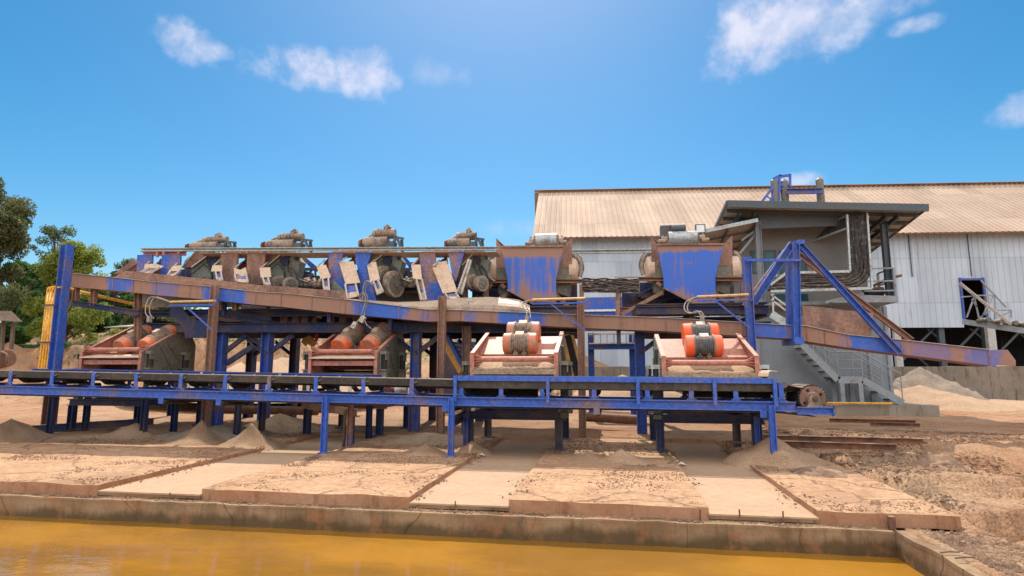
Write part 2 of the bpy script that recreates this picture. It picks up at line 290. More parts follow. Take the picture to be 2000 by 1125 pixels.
# ------------------------------------------------------------------ mesh builder
ORG = {}
class MB:
    def __init__(s): s.v = []; s.f = []; s.sm = []; s.M = None; s.g = []
    def add(s, vs, fs, smooth=False):
        b = len(s.v); s.g.append((b, len(s.f)))
        for p in vs:
            p = V(p); s.v.append(s.M @ p if s.M else p)
        for f in fs: s.f.append([b+i for i in f]); s.sm.append(smooth)
        return s
    def box(s, x0, x1, y0, y1, z0, z1):
        return s.add([(x, y, z) for z in (z0, z1) for y in (y0, y1) for x in (x0, x1)],
                     [(0, 2, 3, 1), (4, 5, 7, 6), (0, 1, 5, 4), (2, 6, 7, 3), (0, 4, 6, 2), (1, 3, 7, 5)])
    def bar(s, p0, p1, w, h=None, up=(0, 0, 1), off=(0, 0)):
        p0, p1 = V(p0), V(p1); h = h or w; d = (p1-p0).normalized(); up = V(up)
        if abs(d.dot(up)) > .98: up = V((0, 1, 0))
        sd_ = d.cross(up).normalized(); u = sd_.cross(d).normalized()
        o = sd_*off[0]+u*off[1]
        vs = [p+o+sd_*a*w/2+u*b*h/2 for p in (p0, p1) for a, b in ((-1, -1), (1, -1), (1, 1), (-1, 1))]
        return s.add(vs, [(0, 1, 2, 3), (4, 7, 6, 5), (0, 4, 5, 1), (1, 5, 6, 2), (2, 6, 7, 3), (3, 7, 4, 0)])
    def ibeam(s, p0, p1, w, h, up=(0, 0, 1), t=.018):
        s.bar(p0, p1, w, t, up, (0, h/2-t/2)); s.bar(p0, p1, w, t, up, (0, -h/2+t/2)); s.bar(p0, p1, t, h-2*t, up); return s
    def chan(s, p0, p1, w, h, up=(0, 0, 1), t=.02, side=1):      # C section, web on +side
        s.bar(p0, p1, w, t, up, (0, h/2-t/2)); s.bar(p0, p1, w, t, up, (0, -h/2+t/2)); s.bar(p0, p1, t, h-2*t, up, (side*(w/2-t/2), 0)); return s
    def cyl(s, p0, p1, r, r2=None, n=14, cap=True):
        p0, p1 = V(p0), V(p1); r2 = r if r2 is None else r2; d = (p1-p0).normalized()
        a = d.orthogonal().normalized(); b = d.cross(a)
        ring = [a*math.cos(2*math.pi*i/n)+b*math.sin(2*math.pi*i/n) for i in range(n)]
        s.add([p0+q*r for q in ring]+[p1+q*r2 for q in ring], [(i, (i+1) % n, n+(i+1) % n, n+i) for i in range(n)], True)
        if cap: s.add([p0+q*r for q in ring], [tuple(range(n))[::-1]]); s.add([p1+q*r2 for q in ring], [tuple(range(n))])
        return s
    def tube(s, pts, r, n=7):
        pts = [V(p) for p in pts]; N = len(pts); vs = []; fs = []
        rr = r if isinstance(r, (list, tuple)) else [r]*N; ref = None
        for i, p in enumerate(pts):
            d = (pts[min(i+1, N-1)]-pts[max(i-1, 0)]).normalized()
            if ref is None: ref = d.orthogonal()
            ref = (ref-d*ref.dot(d)); ref = ref.normalized() if ref.length > 1e-6 else d.orthogonal().normalized()
            b = d.cross(ref)
            vs += [p+(ref*math.cos(2*math.pi*k/n)+b*math.sin(2*math.pi*k/n))*rr[i] for k in range(n)]
        for i in range(N-1):
            for k in range(n): fs.append((i*n+k, i*n+(k+1) % n, (i+1)*n+(k+1) % n, (i+1)*n+k))
        s.add(vs, fs, True); s.add(vs[:n], [tuple(range(n))[::-1]]); s.add(vs[-n:], [tuple(range(n))]); return s
    def prism(s, pts, vec):
        pts = [V(p) for p in pts]; n = len(pts); vec = V(vec)
        return s.add(pts+[p+vec for p in pts], [tuple(range(n))[::-1], tuple(range(n, 2*n))]+[(i, (i+1) % n, n+(i+1) % n, n+i) for i in range(n)])
    def px(s, pxs, Y, depth=.02, lean=0.0):       # measured outline at plane Y, given real thickness; lean = dy per m of height
        pts = [at(a, b, Y) for a, b in pxs]
        if lean:
            z0 = min(p.z for p in pts)
            pts = [at(a, b, Y+lean*(at(a, b, Y).z-z0)) for a, b in pxs]
        return s.prism(pts, (0, depth, 0))
    def yz(s, prof, x0, x1):                      # outline in (y, z) extruded from x0 to x1
        return s.prism([(x0, y, z) for y, z in prof], (x1-x0, 0, 0))
    def strip(s, A, B, th):                       # sheet between two polylines with thickness vector
        n = len(A); th = V(th); P = [V(p) for p in A]+[V(p) for p in B]; Q = [p+th for p in P]; fs = []
        for i in range(n-1):
            fs += [(i, i+1, n+i+1, n+i), (2*n+i, 3*n+i, 3*n+i+1, 2*n+i+1), (i, 2*n+i, 2*n+i+1, i+1), (n+i, n+i+1, 3*n+i+1, 3*n+i)]
        fs += [(0, n, 3*n, 2*n), (n-1, 3*n-1, 4*n-1, 2*n-1)]
        return s.add(P+Q, fs)
    def each(s, name, mat, parent, k=1):          # every k primitives become a part of their own
        G = s.g+[(len(s.v), len(s.f))]
        for i in range(0, len(s.g), k):
            (v0, f0), (v1, f1) = G[i], G[min(i+k, len(s.g))]; m = MB(); m.v = s.v[v0:v1]; m.f = [[q-v0 for q in f] for f in s.f[f0:f1]]; m.sm = s.sm[f0:f1]; m.build(name, mat, parent)
    def build(s, name, mat, parent=None, kind=None):
        me = bpy.data.meshes.new(name); org = ORG.get(parent.name, V((0, 0, 0))) if parent else V((0, 0, 0))
        me.from_pydata([tuple(p-org) for p in s.v], [], s.f)
        me.polygons.foreach_set('use_smooth', s.sm)
        bm = bmesh.new(); bm.from_mesh(me); bmesh.ops.recalc_face_normals(bm, faces=bm.faces); bm.to_mesh(me); bm.free()
        me.materials.append(MT[mat]); o = bpy.data.objects.new(name, me); COL.objects.link(o)
        if parent: o.parent = parent; ORG[o.name] = org
        if kind: o['kind'] = kind
        return o
def thing(name, label, cat, loc=(0, 0, 0), group=None):
    o = bpy.data.objects.new(name, None); COL.objects.link(o); o.location = loc; ORG[o.name] = V(loc)
    o['label'] = label; o['category'] = cat
    if group: o['group'] = group
    return o
def tag(o, label, cat, group=None):
    # single-mesh thing: origin at the middle of its base
    me = o.data; n = len(me.vertices); a = np.empty(n*3, 'f'); me.vertices.foreach_get('co', a); a = a.reshape(-1, 3)
    c = np.array([(a[:, 0].min()+a[:, 0].max())/2, (a[:, 1].min()+a[:, 1].max())/2, a[:, 2].min()], 'f')
    me.vertices.foreach_set('co', (a-c).ravel()); o.location = c.tolist(); me.update()
    o['label'] = label; o['category'] = cat
    if group: o['group'] = group
    return o
def sag(p0, p1, drop, n=10):
    p0, p1 = V(p0), V(p1); return [p0.lerp(p1, i/n)-V((0, 0, drop*4*(i/n)*(1-i/n))) for i in range(n+1)]
def curve(pts, n=6):                               # Catmull-Rom
    pts = [V(p) for p in pts]; q = [pts[0]]+pts+[pts[-1]]; out = []
    for i in range(1, len(q)-2):
        for k in range(n):
            t = k/n; a, b, c, d = q[i-1:i+3]
            out.append(.5*((2*b)+(c-a)*t+(2*a-5*b+4*c-d)*t*t+(3*b-a-3*c+d)*t**3))
    return out+[pts[-1]]
ORD = ['first', 'second', 'third', 'fourth', 'fifth', 'sixth', 'seventh', 'eighth', 'ninth', 'tenth']

# ------------------------------------------------------------------ terrain, water, concrete apron
def fb(x, y, s, o=5): return noise.fractal(V((x*s, y*s, .37)), 1.0, 2.0, o)
def sst(a, b, v):
    t = min(max((v-a)/(b-a), 0), 1); return t*t*(3-2*t)
XS = 3.02; XE = 3.76
def gz(x, y):
    if y < 7.4 and x < XS+.12:
        return -1.6
    z = .05*fb(x, y, .5)+.025*fb(x+9, y, 2.2)
    if x < XE:
        if y < 7.42: return min(z, 0)-.13
        if y < 14.2: return -.40
        z += -.02
    else:
        near = 1-sst(11, 20, y)
        wv = .25*fb(x, y, .9)
        wv = .12*fb(x, y, 1.3)+.05*fb(x, y, 4.)
        z += .09*sst(3.78, 4.0, x)*(1-sst(9, 12, y))
        z -= .24*(1-sst(0, .05, y-(7.68+.40*(x-4.0)+wv)))*sst(3.9, 4.05, x)*(1-sst(5.6, 6.4, x))
        z -= .20*(1-sst(0, .05, y-(6.3+.52*(x-3.8)+wv)))*sst(3.5, 3.75, x)+.22*math.exp(-((x-3.55)/.28)**2-((y-5.25)/.22)**2)
        t = fb(x*.75+3, y*1.5, .42, 4)
        z += near*(.10*sst(-.05, .02, t)+.10*sst(.2, .24, t)-.13)+near*(.07*abs(fb(x, y, 1.6))+.03*fb(x, y, 5., 3))
        z += .25*math.exp(-((x-7.6)/2.4)**2-((y-13.2)/1.1)**2)*(1+.5*fb(x, y, 1.))
        if y < 7.6: z = min(z, -.12)-.06*sst(7.5, 3, y)
        
    # retained ground on the far right, bank on the far left
    z += 1.55*sst(32.6, 33.0, y)*sst(-6, 0, x)
    lf = 1-sst(-5, 1, x)
    if lf > 0:
        cut = 26.5+1.2*fb(x, 3, .25)+.5*fb(x, 7, 1.1)
        b = 1.25*sst(21, cut, y)+(1.5 if x < -15 else .5)*sst(cut, cut+.8, y)+1.8*sst(cut+1, 42, y)+2.0*sst(42, 70, y)
        z += lf*b*(1+.12*fb(x, y, .3))+lf*sst(21, 25, y)*.28*fb(x, y, .8)
    z += 3.0*sst(60, 140, y)
    return z
def lin(*segs):
    out = []
    for a, b, st in segs: out += list(np.arange(a, b-1e-6, st))
    return out+[segs[-1][1]]
xs = lin((-160, -40, 8), (-40, -14, .45), (-14, 2.8, .5), (2.8, 5.6, .06), (5.6, 15, .11), (15, 34, .8), (34, 160, 9))
ys = lin((-30, 1, 3), (1, 4.8, .15), (4.8, 9.2, .06), (9.2, 14.4, .1), (14.4, 24, .2), (24, 46, .45), (46, 200, 8))
vs = [(x, y, gz(x, y)) for y in ys for x in xs]; nx = len(xs)
g = MB(); g.v = [V(p) for p in vs]; g.f = [(j*nx+i, j*nx+i+1, (j+1)*nx+i+1, (j+1)*nx+i) for j in range(len(ys)-1) for i in range(nx-1)]; g.sm = [True]*len(g.f)
g.build('ground', 'ground', kind='structure')
MB().add([(-40, -25, -.42), (3.1, -25, -.42), (3.1, 7.35, -.42), (-40, 7.35, -.42)], [(0, 1, 2, 3)]).build('water', 'water', kind='structure')

def wob(a, b, n, f):   # polyline from a to b with small irregularity f
    return [a.lerp(b, i/n)+V((0, f*random.uniform(-1, 1), 0)) for i in range(n+1)]
SL = [(-40, -7.06), (-5.47, -2.54), (-1.26, 1.11), (2.31, 3.76)]     # raised slabs between the channels
for i, (x0, x1) in enumerate(SL):
    n = max(4, int((x1-x0)/.22)); m = MB()
    fr = [V((x0+(x1-x0)*k/n, 7.45+random.uniform(-.012, .012)+(.02 if k % 5 == 0 else 0), 0)) for k in range(n+1)]
    bk = [V((p.x, 14.15 if i < 3 else 12.9+.4*math.sin(p.x*4), 0)) for p in fr]
    mid = [[f.lerp(b, t) for f, b in zip(fr, bk)] for t in np.linspace(0, 1, 40)]
    vv = [V((p.x, p.y, .016*fb(p.x, p.y, 1.7)-(.012*random.random() if j == 0 else 0))) for j, row in enumerate(mid) for p in row]; w = n+1
    m.v = vv; m.f = [(j*w+k, j*w+k+1, (j+1)*w+k+1, (j+1)*w+k) for j in range(39) for k in range(n)]; m.sm = [True]*len(m.f)
    m.build('concrete_pavement', 'slab', kind='structure')
    e = MB()
    e.strip([vv[k] for k in range(w)], [V((vv[k].x, vv[k].y+.012*random.uniform(-1, 1), -.15)) for k in range(w)], (0, .08, -.002))
    for side, s_ in ((0, 1), (n, -1)):
        if i == 0 and side == 0: continue
        a = [vv[j*w+side] for j in range(40)]
        e.strip([V((p.x-s_*.004, p.y, p.z-.001)) for p in a], [V((p.x-s_*.004, p.y, -.3)) for p in a], (s_*.05, 0, -.002))
    e.build('pavement_edge', 'slabface', kind='structure')
for (x0, x1) in ((-7.06, -5.47), (-2.54, -1.26), (1.11, 2.31)):       # channel floors
    m = MB(); n = 14
    top = [V((x0+(x1-x0)*k/n, 7.44+.015*fb(k, x0, .9), -.075)) for k in range(n+1)]
    m.strip(top, [V((p.x, 14.1, -.055)) for p in top], (0, 0, -.02)); m.build('channel_floor', 'channel', kind='structure')
    m = MB(); m.strip([V((p.x, p.y+.004, -.096)) for p in top], [V((p.x, p.y+.01, -.135-.02*max(0, fb(p.x, 2, 3.)))) for p in top], (0, .3, 0))
    m.build('channel_edge', 'pondwall', kind='structure')
    MB().box(x0, x1, 14.1, 14.25, -.3, .02).build('channel_end', 'slabface', kind='structure')
# pond walls
m = MB(); n = 190
A = [V((-40+43.02*k/n, 7.28+.012*random.uniform(-1, 1), -.150+.008*random.uniform(-1, 1))) for k in range(n+1)]
m.strip([V((p.x, 7.62, -.145)) for p in A], A, (0, 0, -.03)); m.strip([V((p.x, p.y+.003, p.z-.02)) for p in A], [V((p.x, p.y+.01, -1.2)) for p in A], (0, .2, 0))
tag(m.build('pond_wall', 'pondwall'), 'long stained concrete wall along the back edge of the muddy pond', 'wall')
m = MB(); n = 70
A = [V((XS+.008*random.uniform(-1, 1), -8+15.28*k/n, -.13+.012*random.uniform(-1, 1))) for k in range(n+1)]
B = [V((XS+.24+.03*random.uniform(-1, 1), p.y, p.z-.01)) for p in A]
m.strip(A, B, (0, 0, -.04)); m.strip([V((p.x+.002, p.y, p.z-.03)) for p in A], [V((p.x+.002, p.y, -1.2)) for p in A], (.2, 0, 0))
tag(m.build('side_pond_wall', 'pondwall'), 'low concrete wall running toward the camera at the right side of the pond', 'wall')
MB().box(3.0, 3.06, 7.33, 7.39, -.2, -.01).build('tmp', 'rust')
o = bpy.data.objects['tmp']; o.name = 'steel_stub'; tag(o, 'short rusty steel stub sticking up where the two pond walls meet', 'post')

# rebar stubs on the channel ends, litter
rb = [(254, 972, 985), (332, 962, 984), (889, 978, 1001), (1444, 995, 1020), (1529, 998, 1022), (1367, 994, 1016)]
rl = ['short rusty rebar stub at the left part of the first channel mouth', 'taller rusty rebar stub at the first channel mouth on the left', 'rusty rebar stub in the middle channel mouth',
      'rusty rebar stub in the middle of the right-hand channel mouth', 'rusty rebar stub nearest the right wall of the right-hand channel mouth', 'rusty rebar stub beside the slab corner left of the right-hand channel mouth']
for (px_, a, b), l in zip(rb, rl):
    p = at(px_, b, 7.40); q = at(px_, a, 7.40)
    tag(MB().tube([p-V((0, 0, .03)), p.lerp(q, .5)+V((.004, 0, 0)), q], .009, 6).build('rebar_stub', 'rust'), l, 'rebar', 'rebar stubs along the channel mouths')
for (px_, py_, l) in ((937, 891, 'white scrap of plastic on the middle channel floor'), (1330, 909, 'pale plastic scrap at the left edge of the right-hand channel')):
    d = ray(px_, py_); p = V((0, 0, H))+d*((-.05-H)/d.z); m = MB()
    m.strip([p+V((-.07, 0, 0)), p+V((0, .01, .03)), p+V((.09, -.01, .01))], [p+V((-.05, .12, 0)), p+V((.02, .1, .045)), p+V((.08, .09, .005))], (0, 0, .004))
    tag(m.build('plastic_scrap', 'paper'), l, 'litter')
m = MB(); p = at(865, 1086, 4.9); p.z = -.418
m.strip([p+V((-.06, 0, 0)), p+V((0, .01, .012)), p+V((.06, 0, .004))], [p+V((-.05, .05, 0)), p+V((.01, .06, .01)), p+V((.05, .05, 0))], (0, 0, .003))
tag(m.build('floating_scrap', 'paper'), 'small white scrap floating on the orange pond water', 'litter')

# scattered stones and clods (uncountable)
def stones(name, mat, pts, smin, smax, kind='stuff'):
    n = len(pts); base = np.array([(1, 0, 0), (-1, 0, 0), (0, 1, 0), (0, -1, 0), (0, 0, 1), (0, 0, -1)], 'f')
    fc = np.array([(0, 2, 4), (2, 1, 4), (1, 3, 4), (3, 0, 4), (2, 0, 5), (1, 2, 5), (3, 1, 5), (0, 3, 5)])
    P = np.array(pts, 'f'); s = (smin+(smax-smin)*RNG.random(n)**2.5)[:, None, None]*(.6+.6*RNG.random((n, 6, 1)))
    a = RNG.random(n)*6.28; c, q = np.cos(a), np.sin(a); B = np.repeat(base[None], n, 0)*s; B[:, :, 2] *= .7
    Xr = B[:, :, 0]*c[:, None]-B[:, :, 1]*q[:, None]; Yr = B[:, :, 0]*q[:, None]+B[:, :, 1]*c[:, None]
    vv = np.stack([Xr, Yr, B[:, :, 2]], -1)+P[:, None]; ff = fc[None]+6*np.arange(n)[:, None, None]
    me = bpy.data.meshes.new(name); me.from_pydata(vv.reshape(-1, 3).tolist(), [], ff.reshape(-1, 3).tolist()); me.materials.append(MT[mat])
    o = bpy.data.objects.new(name, me); COL.objects.link(o); o['kind'] = kind; return o
pts = []
while len(pts) < 40000:
    x = 3.28+random.random()**1.3*9; y = 4+random.random()*13
    if x < 3.8 and y > 7.4: continue
    if fb(x, y, .5, 3)+random.random()*.5 < .2: continue
    pts.append((x, y, gz(x, y)+.004))
stones('loose_stones', 'pebble', pts, .008, .045)
pts = []
for (x0, x1) in SL:
    x0 = max(x0, -11); k = int(900*(x1-x0)); c = 0
    while c < k:
        x = random.uniform(x0+.04, x1-.04); y = random.uniform(7.5, 11); d = fb(x*1.2, y*1.9, .75, 4)
        if d+.25*random.random() < .26 : 
            c += .12; continue
        pts.append((x, y, .004)); c += 1
stones('mud_clods', 'clod', pts, .004, .02)
pts = []
for _ in range(9000):
    x = random.uniform(-12, 3.6); y = random.uniform(11.5, 14.1)
    if any(a < x < b for a, b in ((-7.1, -5.4), (-2.6, -1.2), (1.05, 2.4))): continue
    if fb(x, y, .6, 3)+random.random()*.5 > .15: pts.append((x, y, .006))
for _ in range(5200):
    ex = random.choice((-7.06, -5.47, -2.54, -1.26, 1.11, 2.31)); x = ex+random.gauss(0, .09); y = 7.5+6.4*random.random()**.7
    ins = any(a < x < b for a, b in ((-7.06, -5.47), (-2.54, -1.26), (1.11, 2.31)))
    if fb(x*.5, y, 1.1, 3) > -.02: pts.append((x, y, -.062 if ins else .006))
for _ in range(2500):
    x = random.uniform(-11, 3.0); pts.append((x, 7.33+.10*random.random(), -.146))
stones('spilled_gravel', 'pebble', pts, .006, .028)

def heap(name, mat, c, r, h, label, p=2.5, sx=1.0, sy=1.0, nr=14, ns=30, rough=.2, group=None, cat='sand heap'):
    m = MB(); vs = [V((c[0], c[1], c[2]+h))]; fs = []; sd_ = random.random()*50
    for i in range(1, nr+1):
        t = i/nr
        for k in range(ns):
            a = 2*math.pi*k/ns; rr = r*t*(1+.22*fb(math.cos(a)+sd_, math.sin(a), 1.1, 2))
            x, y = c[0]+math.cos(a)*rr*sx, c[1]+math.sin(a)*rr*sy
            z = h*(1-t)**p+rough*h*fb(x+sd_, y, 3., 3)*(1-t)*t*3-.14*t**6
            vs.append(V((x, y, c[2]+z)))
    fs += [(0, 1+k, 1+(k+1) % ns) for k in range(ns)]
    for i in range(nr-1):
        for k in range(ns): fs.append((1+i*ns+k, 1+(i+1)*ns+k, 1+(i+1)*ns+(k+1) % ns, 1+i*ns+(k+1) % ns))
    m.v = vs; m.f = fs; m.sm = [True]*len(fs)
    return tag(m.build(name, mat), label, cat, group)
def heap_px(px_, py_, Y, r, h, *a, **k):
    p = at(px_, py_, Y); return heap('sand_heap', 'sand', (p.x, Y, 0), r, h or p.z, *a, **k)
GH = 'pointed sand heaps under the front conveyor'
heap_px(394, 820, 12.0, 1.0, 0, 'tall pointed sand heap under the front conveyor, left of its twin', group=GH)
heap_px(492, 826, 11.8, .9, 0, 'pointed sand heap beside the left channel, right of its twin', group=GH)
heap_px(22, 818, 12.0, 1.05, 0, 'dark pointed sand heap at the left edge of the photo', p=1.6, group=GH)
heap_px(265, 826, 12.9, 1.0, 0, 'low rounded sand heap behind the front conveyor at left', p=1.5, group=GH)
heap_px(832, 865, 11.3, .75, 0, 'small sand peak just left of the second conveyor leg', group=GH)
heap_px(922, 860, 11.7, .5, 0, 'narrow dark sand cone at the foot of the stand leg by the middle channel', p=1.6, group=GH)
heap_px(1213, 876, 10.9, .8, 0, 'small pointed sand peak between the middle and right channels', group=GH)
heap_px(1150, 885, 11.1, .8, .1, 'flat sand ripple left of the small peak between the channels', group=GH)
heap_px(1508, 848, 11.3, 1.05, 0, 'large sand heap around the right-hand conveyor leg', p=1.7, sx=.9, group=GH)
heap('gravel_heap', 'gravel', (X(552, 15.2), 15.2, -.02), 1.2, .42, 'sunlit gravel mound behind the left channel', p=1.2, rough=.3, cat='gravel heap')
heap('gravel_heap', 'greysand', (X(455, 13.6), 13.4, -.02), 1.7, .28, 'broad dark gravel mound left of the sunlit one', p=1.2, rough=.3, cat='gravel heap')
heap('gravel_heap', 'gravel', (X(845, 13.6), 13.3, 0), 1.1, .16, 'low gravel spread beside the second conveyor leg', p=1.1, rough=.4, cat='gravel heap')
heap('gravel_heap', 'pebble', (X(1560, 13.2), 12.9, -.03), .9, .45, 'grey gravel mound behind the conveyor tail at right', p=1.2, rough=.4, cat='gravel heap')
heap('gravel_heap', 'pebble', (X(1585, 10.2), 10.1, -.03), .7, .13, 'grey gravel fan in front of the right-hand conveyor leg', p=1.1, rough=.4, cat='gravel heap')
heap('gravel_heap', 'pebble', (X(1800, 11.4), 11.4, -.1), .62, .3, 'dark steep gravel lump on the right ground', p=1.0, rough=.6, cat='gravel heap', sx=1.2)
heap('gravel_heap', 'ground', (X(1900, 12.6), 12.8, -.1), 1.8, .3, 'wide brown gravel mound at the right edge', p=1.2, rough=.4, cat='gravel heap', sx=1.3)
heap('sand_pile', 'greysand', (X(1797, 31), 31.0, -.05), 3.0, 1.75, 'grey sand pile leaning on the retaining wall right of the stairs', p=1.2, rough=.2, sx=1.0, sy=.9, cat='sand pile')  # shade on the upper pile is put into its grey colour
heap('sand_pile', 'palesand', (X(1800, 28.3), 28.6, -.05), 3.6, .95, 'pale sunlit sand pile in front of the grey one by the stairs', p=1.3, rough=.2, sx=1.25, cat='sand pile')
heap('sand_pile', 'palesand', (X(1965, 29), 30, -.05), 4.0, .3, 'low pale sand spread along the retaining wall at far right', p=1.2, rough=.2, sx=1.6, cat='sand pile')
heap('sand_pile', 'palesand', (X(1215, 27), 27, -.05), 2.6, 1.4, 'pale sand pile seen through the gap below the blue gantry', p=1.1, rough=.15, sx=1.5, cat='sand pile')
heap('sand_pile', 'palesand', (X(560, 25), 25, .5), 4.5, 1.6, 'rough tan earth mound seen between the platform columns', p=1.1, rough=.6, sx=1.5, cat='earth mound')

# walls and plinth at right
m = MB(); A = [V((x, 32+.02*random.uniform(-1, 1), 1.72+.02*random.uniform(-1, 1))) for x in np.arange(-6, 60, .5)]
m.strip(A, [V((p.x, p.y, -.4)) for p in A], (0, .5, 0)); tag(m.build('retaining_wall', 'retwall'), 'long grey retaining wall with dark drip stains behind the sand pile', 'wall')
p0 = at(1600, 790, 22.5)
m = MB(); m.box(p0.x-1.5, 11.06, 22.5, 26.5, -.2, .36); o = m.build('concrete_plinth', 'plinth')
tag(o, 'low concrete plinth under the grey control building and its stairs', 'plinth')

# rails / beams lying on the ground at right
for (a, b, Y0, Y1, w, l) in (((1490, 856), (1803, 864), 12.6, 12.3, .09, 'rusty steel beam lying on the gravel, longest of the front pair'), ((1498, 868), (1750, 876), 11.9, 11.6, .1, 'rusty steel beam lying nearest the pond on the gravel'),
                          ((1620, 822), (1788, 826), 18.5, 18.2, .1, 'thin dark steel beam lying beside the plinth'), ((1700, 829), (1797, 832), 17.0, 16.8, .08, 'short dark steel bar lying in front of the plinth')):
    pa, pb = at(*a, Y0), at(*b, Y1); m = MB(); up = V((0, 0, .02)); m.ibeam(pa+up, pb+up, w, w*1.1, t=.014)
    tag(m.build('steel_beam', 'rust'), l, 'steel beam', 'steel beams lying on the ground')
for i, (px_, py_, l) in enumerate(((1855, 1081, 'thin broken stick on the side pond wall'), (1885, 1092, 'second stick lying on the side pond wall, nearer the camera'))):
    d = ray(px_, py_); p = V((0, 0, H))+d*((-.11-H)/d.z)
    tag(MB().tube([p+V((-.09, -.02, .01)), p+V((0, .01, .015)), p+V((.1, .03, .01))], .008, 5).build('stick', 'wood'), l, 'stick')
# brown pipes lying behind the conveyors
for (a, b, Y, r, l) in (((1145, 814), (1245, 820), 16.6, .13, 'thick brown pipe lying behind the platform columns between the right-hand screens'), ((430, 799), (620, 803), 16.8, .13, 'dark fat hose lying behind the left conveyors')):
    tag(MB().tube([at(*a, Y), at(*b, Y)], r, 12).build('ground_pipe', 'rust'), l, 'pipe')

# ------------------------------------------------------------------ conveyors
def zc(x): return .16*(x+2.92)/-10.1 if x < -2.92 else -.04*(x+2.92)/6.1
def seg(m, fn, xa, xb, y, z, *a):
    cuts = [xa]+([-2.92] if xa < -2.92 < xb else [])+[xb]
    for p, q in zip(cuts, cuts[1:]): fn(V((p, y, z+zc(p))), V((q, y, z+zc(q))), *a)
YA, YB = 10.95, 12.0
cv = thing('belt_conveyor', 'long blue front belt conveyor running across the photo, with lagged pulley at its right end', 'conveyor', (-4, 11.4, 0))
m = MB(); seg(m, m.chan, -16, 3.16, YA+.04, .995, .08, .165, (0, 0, 1), .02, -1); m.chan(V((3.17, YA+.04, .89)), V((3.76, YA+.04, .89)), .08, .13, t=.02, side=-1); m.box(3.74, 3.765, YA, YA+.08, .80, .965); m.build('front_beam', 'blue', cv)
m = MB(); seg(m, m.chan, -16, 3.16, YB-.04, .995, .08, .165, (0, 0, 1), .02, 1); m.chan(V((3.17, YB-.04, .89)), V((3.76, YB-.04, .89)), .08, .13, t=.02); m.build('rear_beam', 'blue', cv)
m = MB()
for x in np.arange(-15.8, 3.2, 1.0): m.box(x-.025, x+.025, YA+.09, YB-.09, .93+zc(x), .98+zc(x))
m.each('cross_member', 'dark', cv)
# belt: carrying trough and return run
prof = [(YA+.06, 1.395), (YA+.1, 1.385), (YA+.33, 1.23), (YB-.33, 1.23), (YB-.1, 1.385), (YB-.06, 1.395)]
m = MB(); stn = [-16.0, -2.92, 2.9]
for k in range(5):
    (y0, z0), (y1, z1) = prof[k], prof[k+1]
    m.strip([V((x, y0, z0+zc(x))) for x in stn]+[V((3.5, YA+.13+(y0-YA)*.75, 1.235))], [V((x, y1, z1+zc(x))) for x in stn]+[V((3.5, YA+.13+(y1-YA)*.75, 1.235))], (0, 0, -.012))
# lip of belt hanging on the edge reads as a dark band
m.strip([V((x, YA+.058, 1.397+zc(x))) for x in stn], [V((x, YA+.075, 1.265+zc(x))) for x in stn], (0, .012, 0))
m.strip([V((x, YA+.13, .885+zc(x))) for x in stn]+[V((3.5, YA+.13, .79))], [V((x, YB-.13, .885+zc(x))) for x in stn]+[V((3.5, YB-.13, .79))], (0, 0, -.014))
m.build('belt', 'belt', cv)
m = MB()
for k in range(60):
    x = -15.8+18.4*random.random()
    m.add([], [])
for xa in np.arange(-16, 2.6, .6):
    m.strip([V((x, YA+.34, 1.24+zc(x)+.012*fb(x, 1, 2))) for x in np.arange(xa, xa+.61, .2)], [V((x, YB-.34, 1.25+zc(x)+.012*fb(x, 5, 2))) for x in np.arange(xa, xa+.61, .2)], (0, 0, .02))
m.build('ore_layer', 'gravel', cv)
IDL = [15, 97, 178, 262, 350, 437, 523, 615, 708, 803, 900, 978, 1058, 1160, 1264, 1350, 1437, 1526]
for k, pxx in enumerate([-150, -68]+IDL):
    x = X(pxx, YA, 750); z = zc(x)
    m = MB()
    for y, s_ in ((YA+.03, 1), (YB-.05, -1)):
        m.prism([(x-.055, y, 1.08+z), (x-.04, y, 1.14+z), (x-.04, y, 1.37+z), (x-.02, y, 1.405+z), (x+.02, y, 1.405+z), (x+.04, y, 1.37+z), (x+.04, y, 1.14+z), (x+.055, y, 1.08+z)], (0, .02, 0))
        m.prism([(x-.1, y-.015, 1.079+z), (x, y-.015, 1.15+z), (x+.1, y-.015, 1.079+z), (x+.08, y-.015, 1.079+z), (x, y-.015, 1.125+z), (x-.08, y-.015, 1.079+z)], (0, .014, 0))
    m.bar((x, YA+.05, 1.1+z), (x, YB-.05, 1.1+z), .07, .03)
    b = m.build('idler_bracket', 'blue', cv)
    r_ = MB(); r_.cyl((x+.06, YA+.07, 1.36+z), (x+.06, YA+.34, 1.19+z), .06, n=12); r_.cyl((x+.06, YA+.37, 1.19+z), (x+.06, YB-.37, 1.19+z), .06, n=12); r_.cyl((x+.06, YB-.34, 1.19+z), (x+.06, YB-.07, 1.36+z), .06, n=12)
    r_.build('roller', 'rubber', b)
for pxx in (314, 427, 870, 1165, 1490):
    x = X(pxx, YA, 785); z = zc(x); m = MB(); m.box(x-.055, x+.055, YB-.012, YB+.012, .80+z, .912+z); m.build('return_bracket', 'blue', cv); m = MB(); m.box(x-.055, x+.055, YA-.012, YA+.012, .80+z, .912+z)
    b = m.build('return_bracket', 'blue', cv); MB().cyl((x+.03, YA+.02, .82+z), (x+.03, YB-.02, .82+z), .05, n=12).build('return_roller', 'rubber', b)
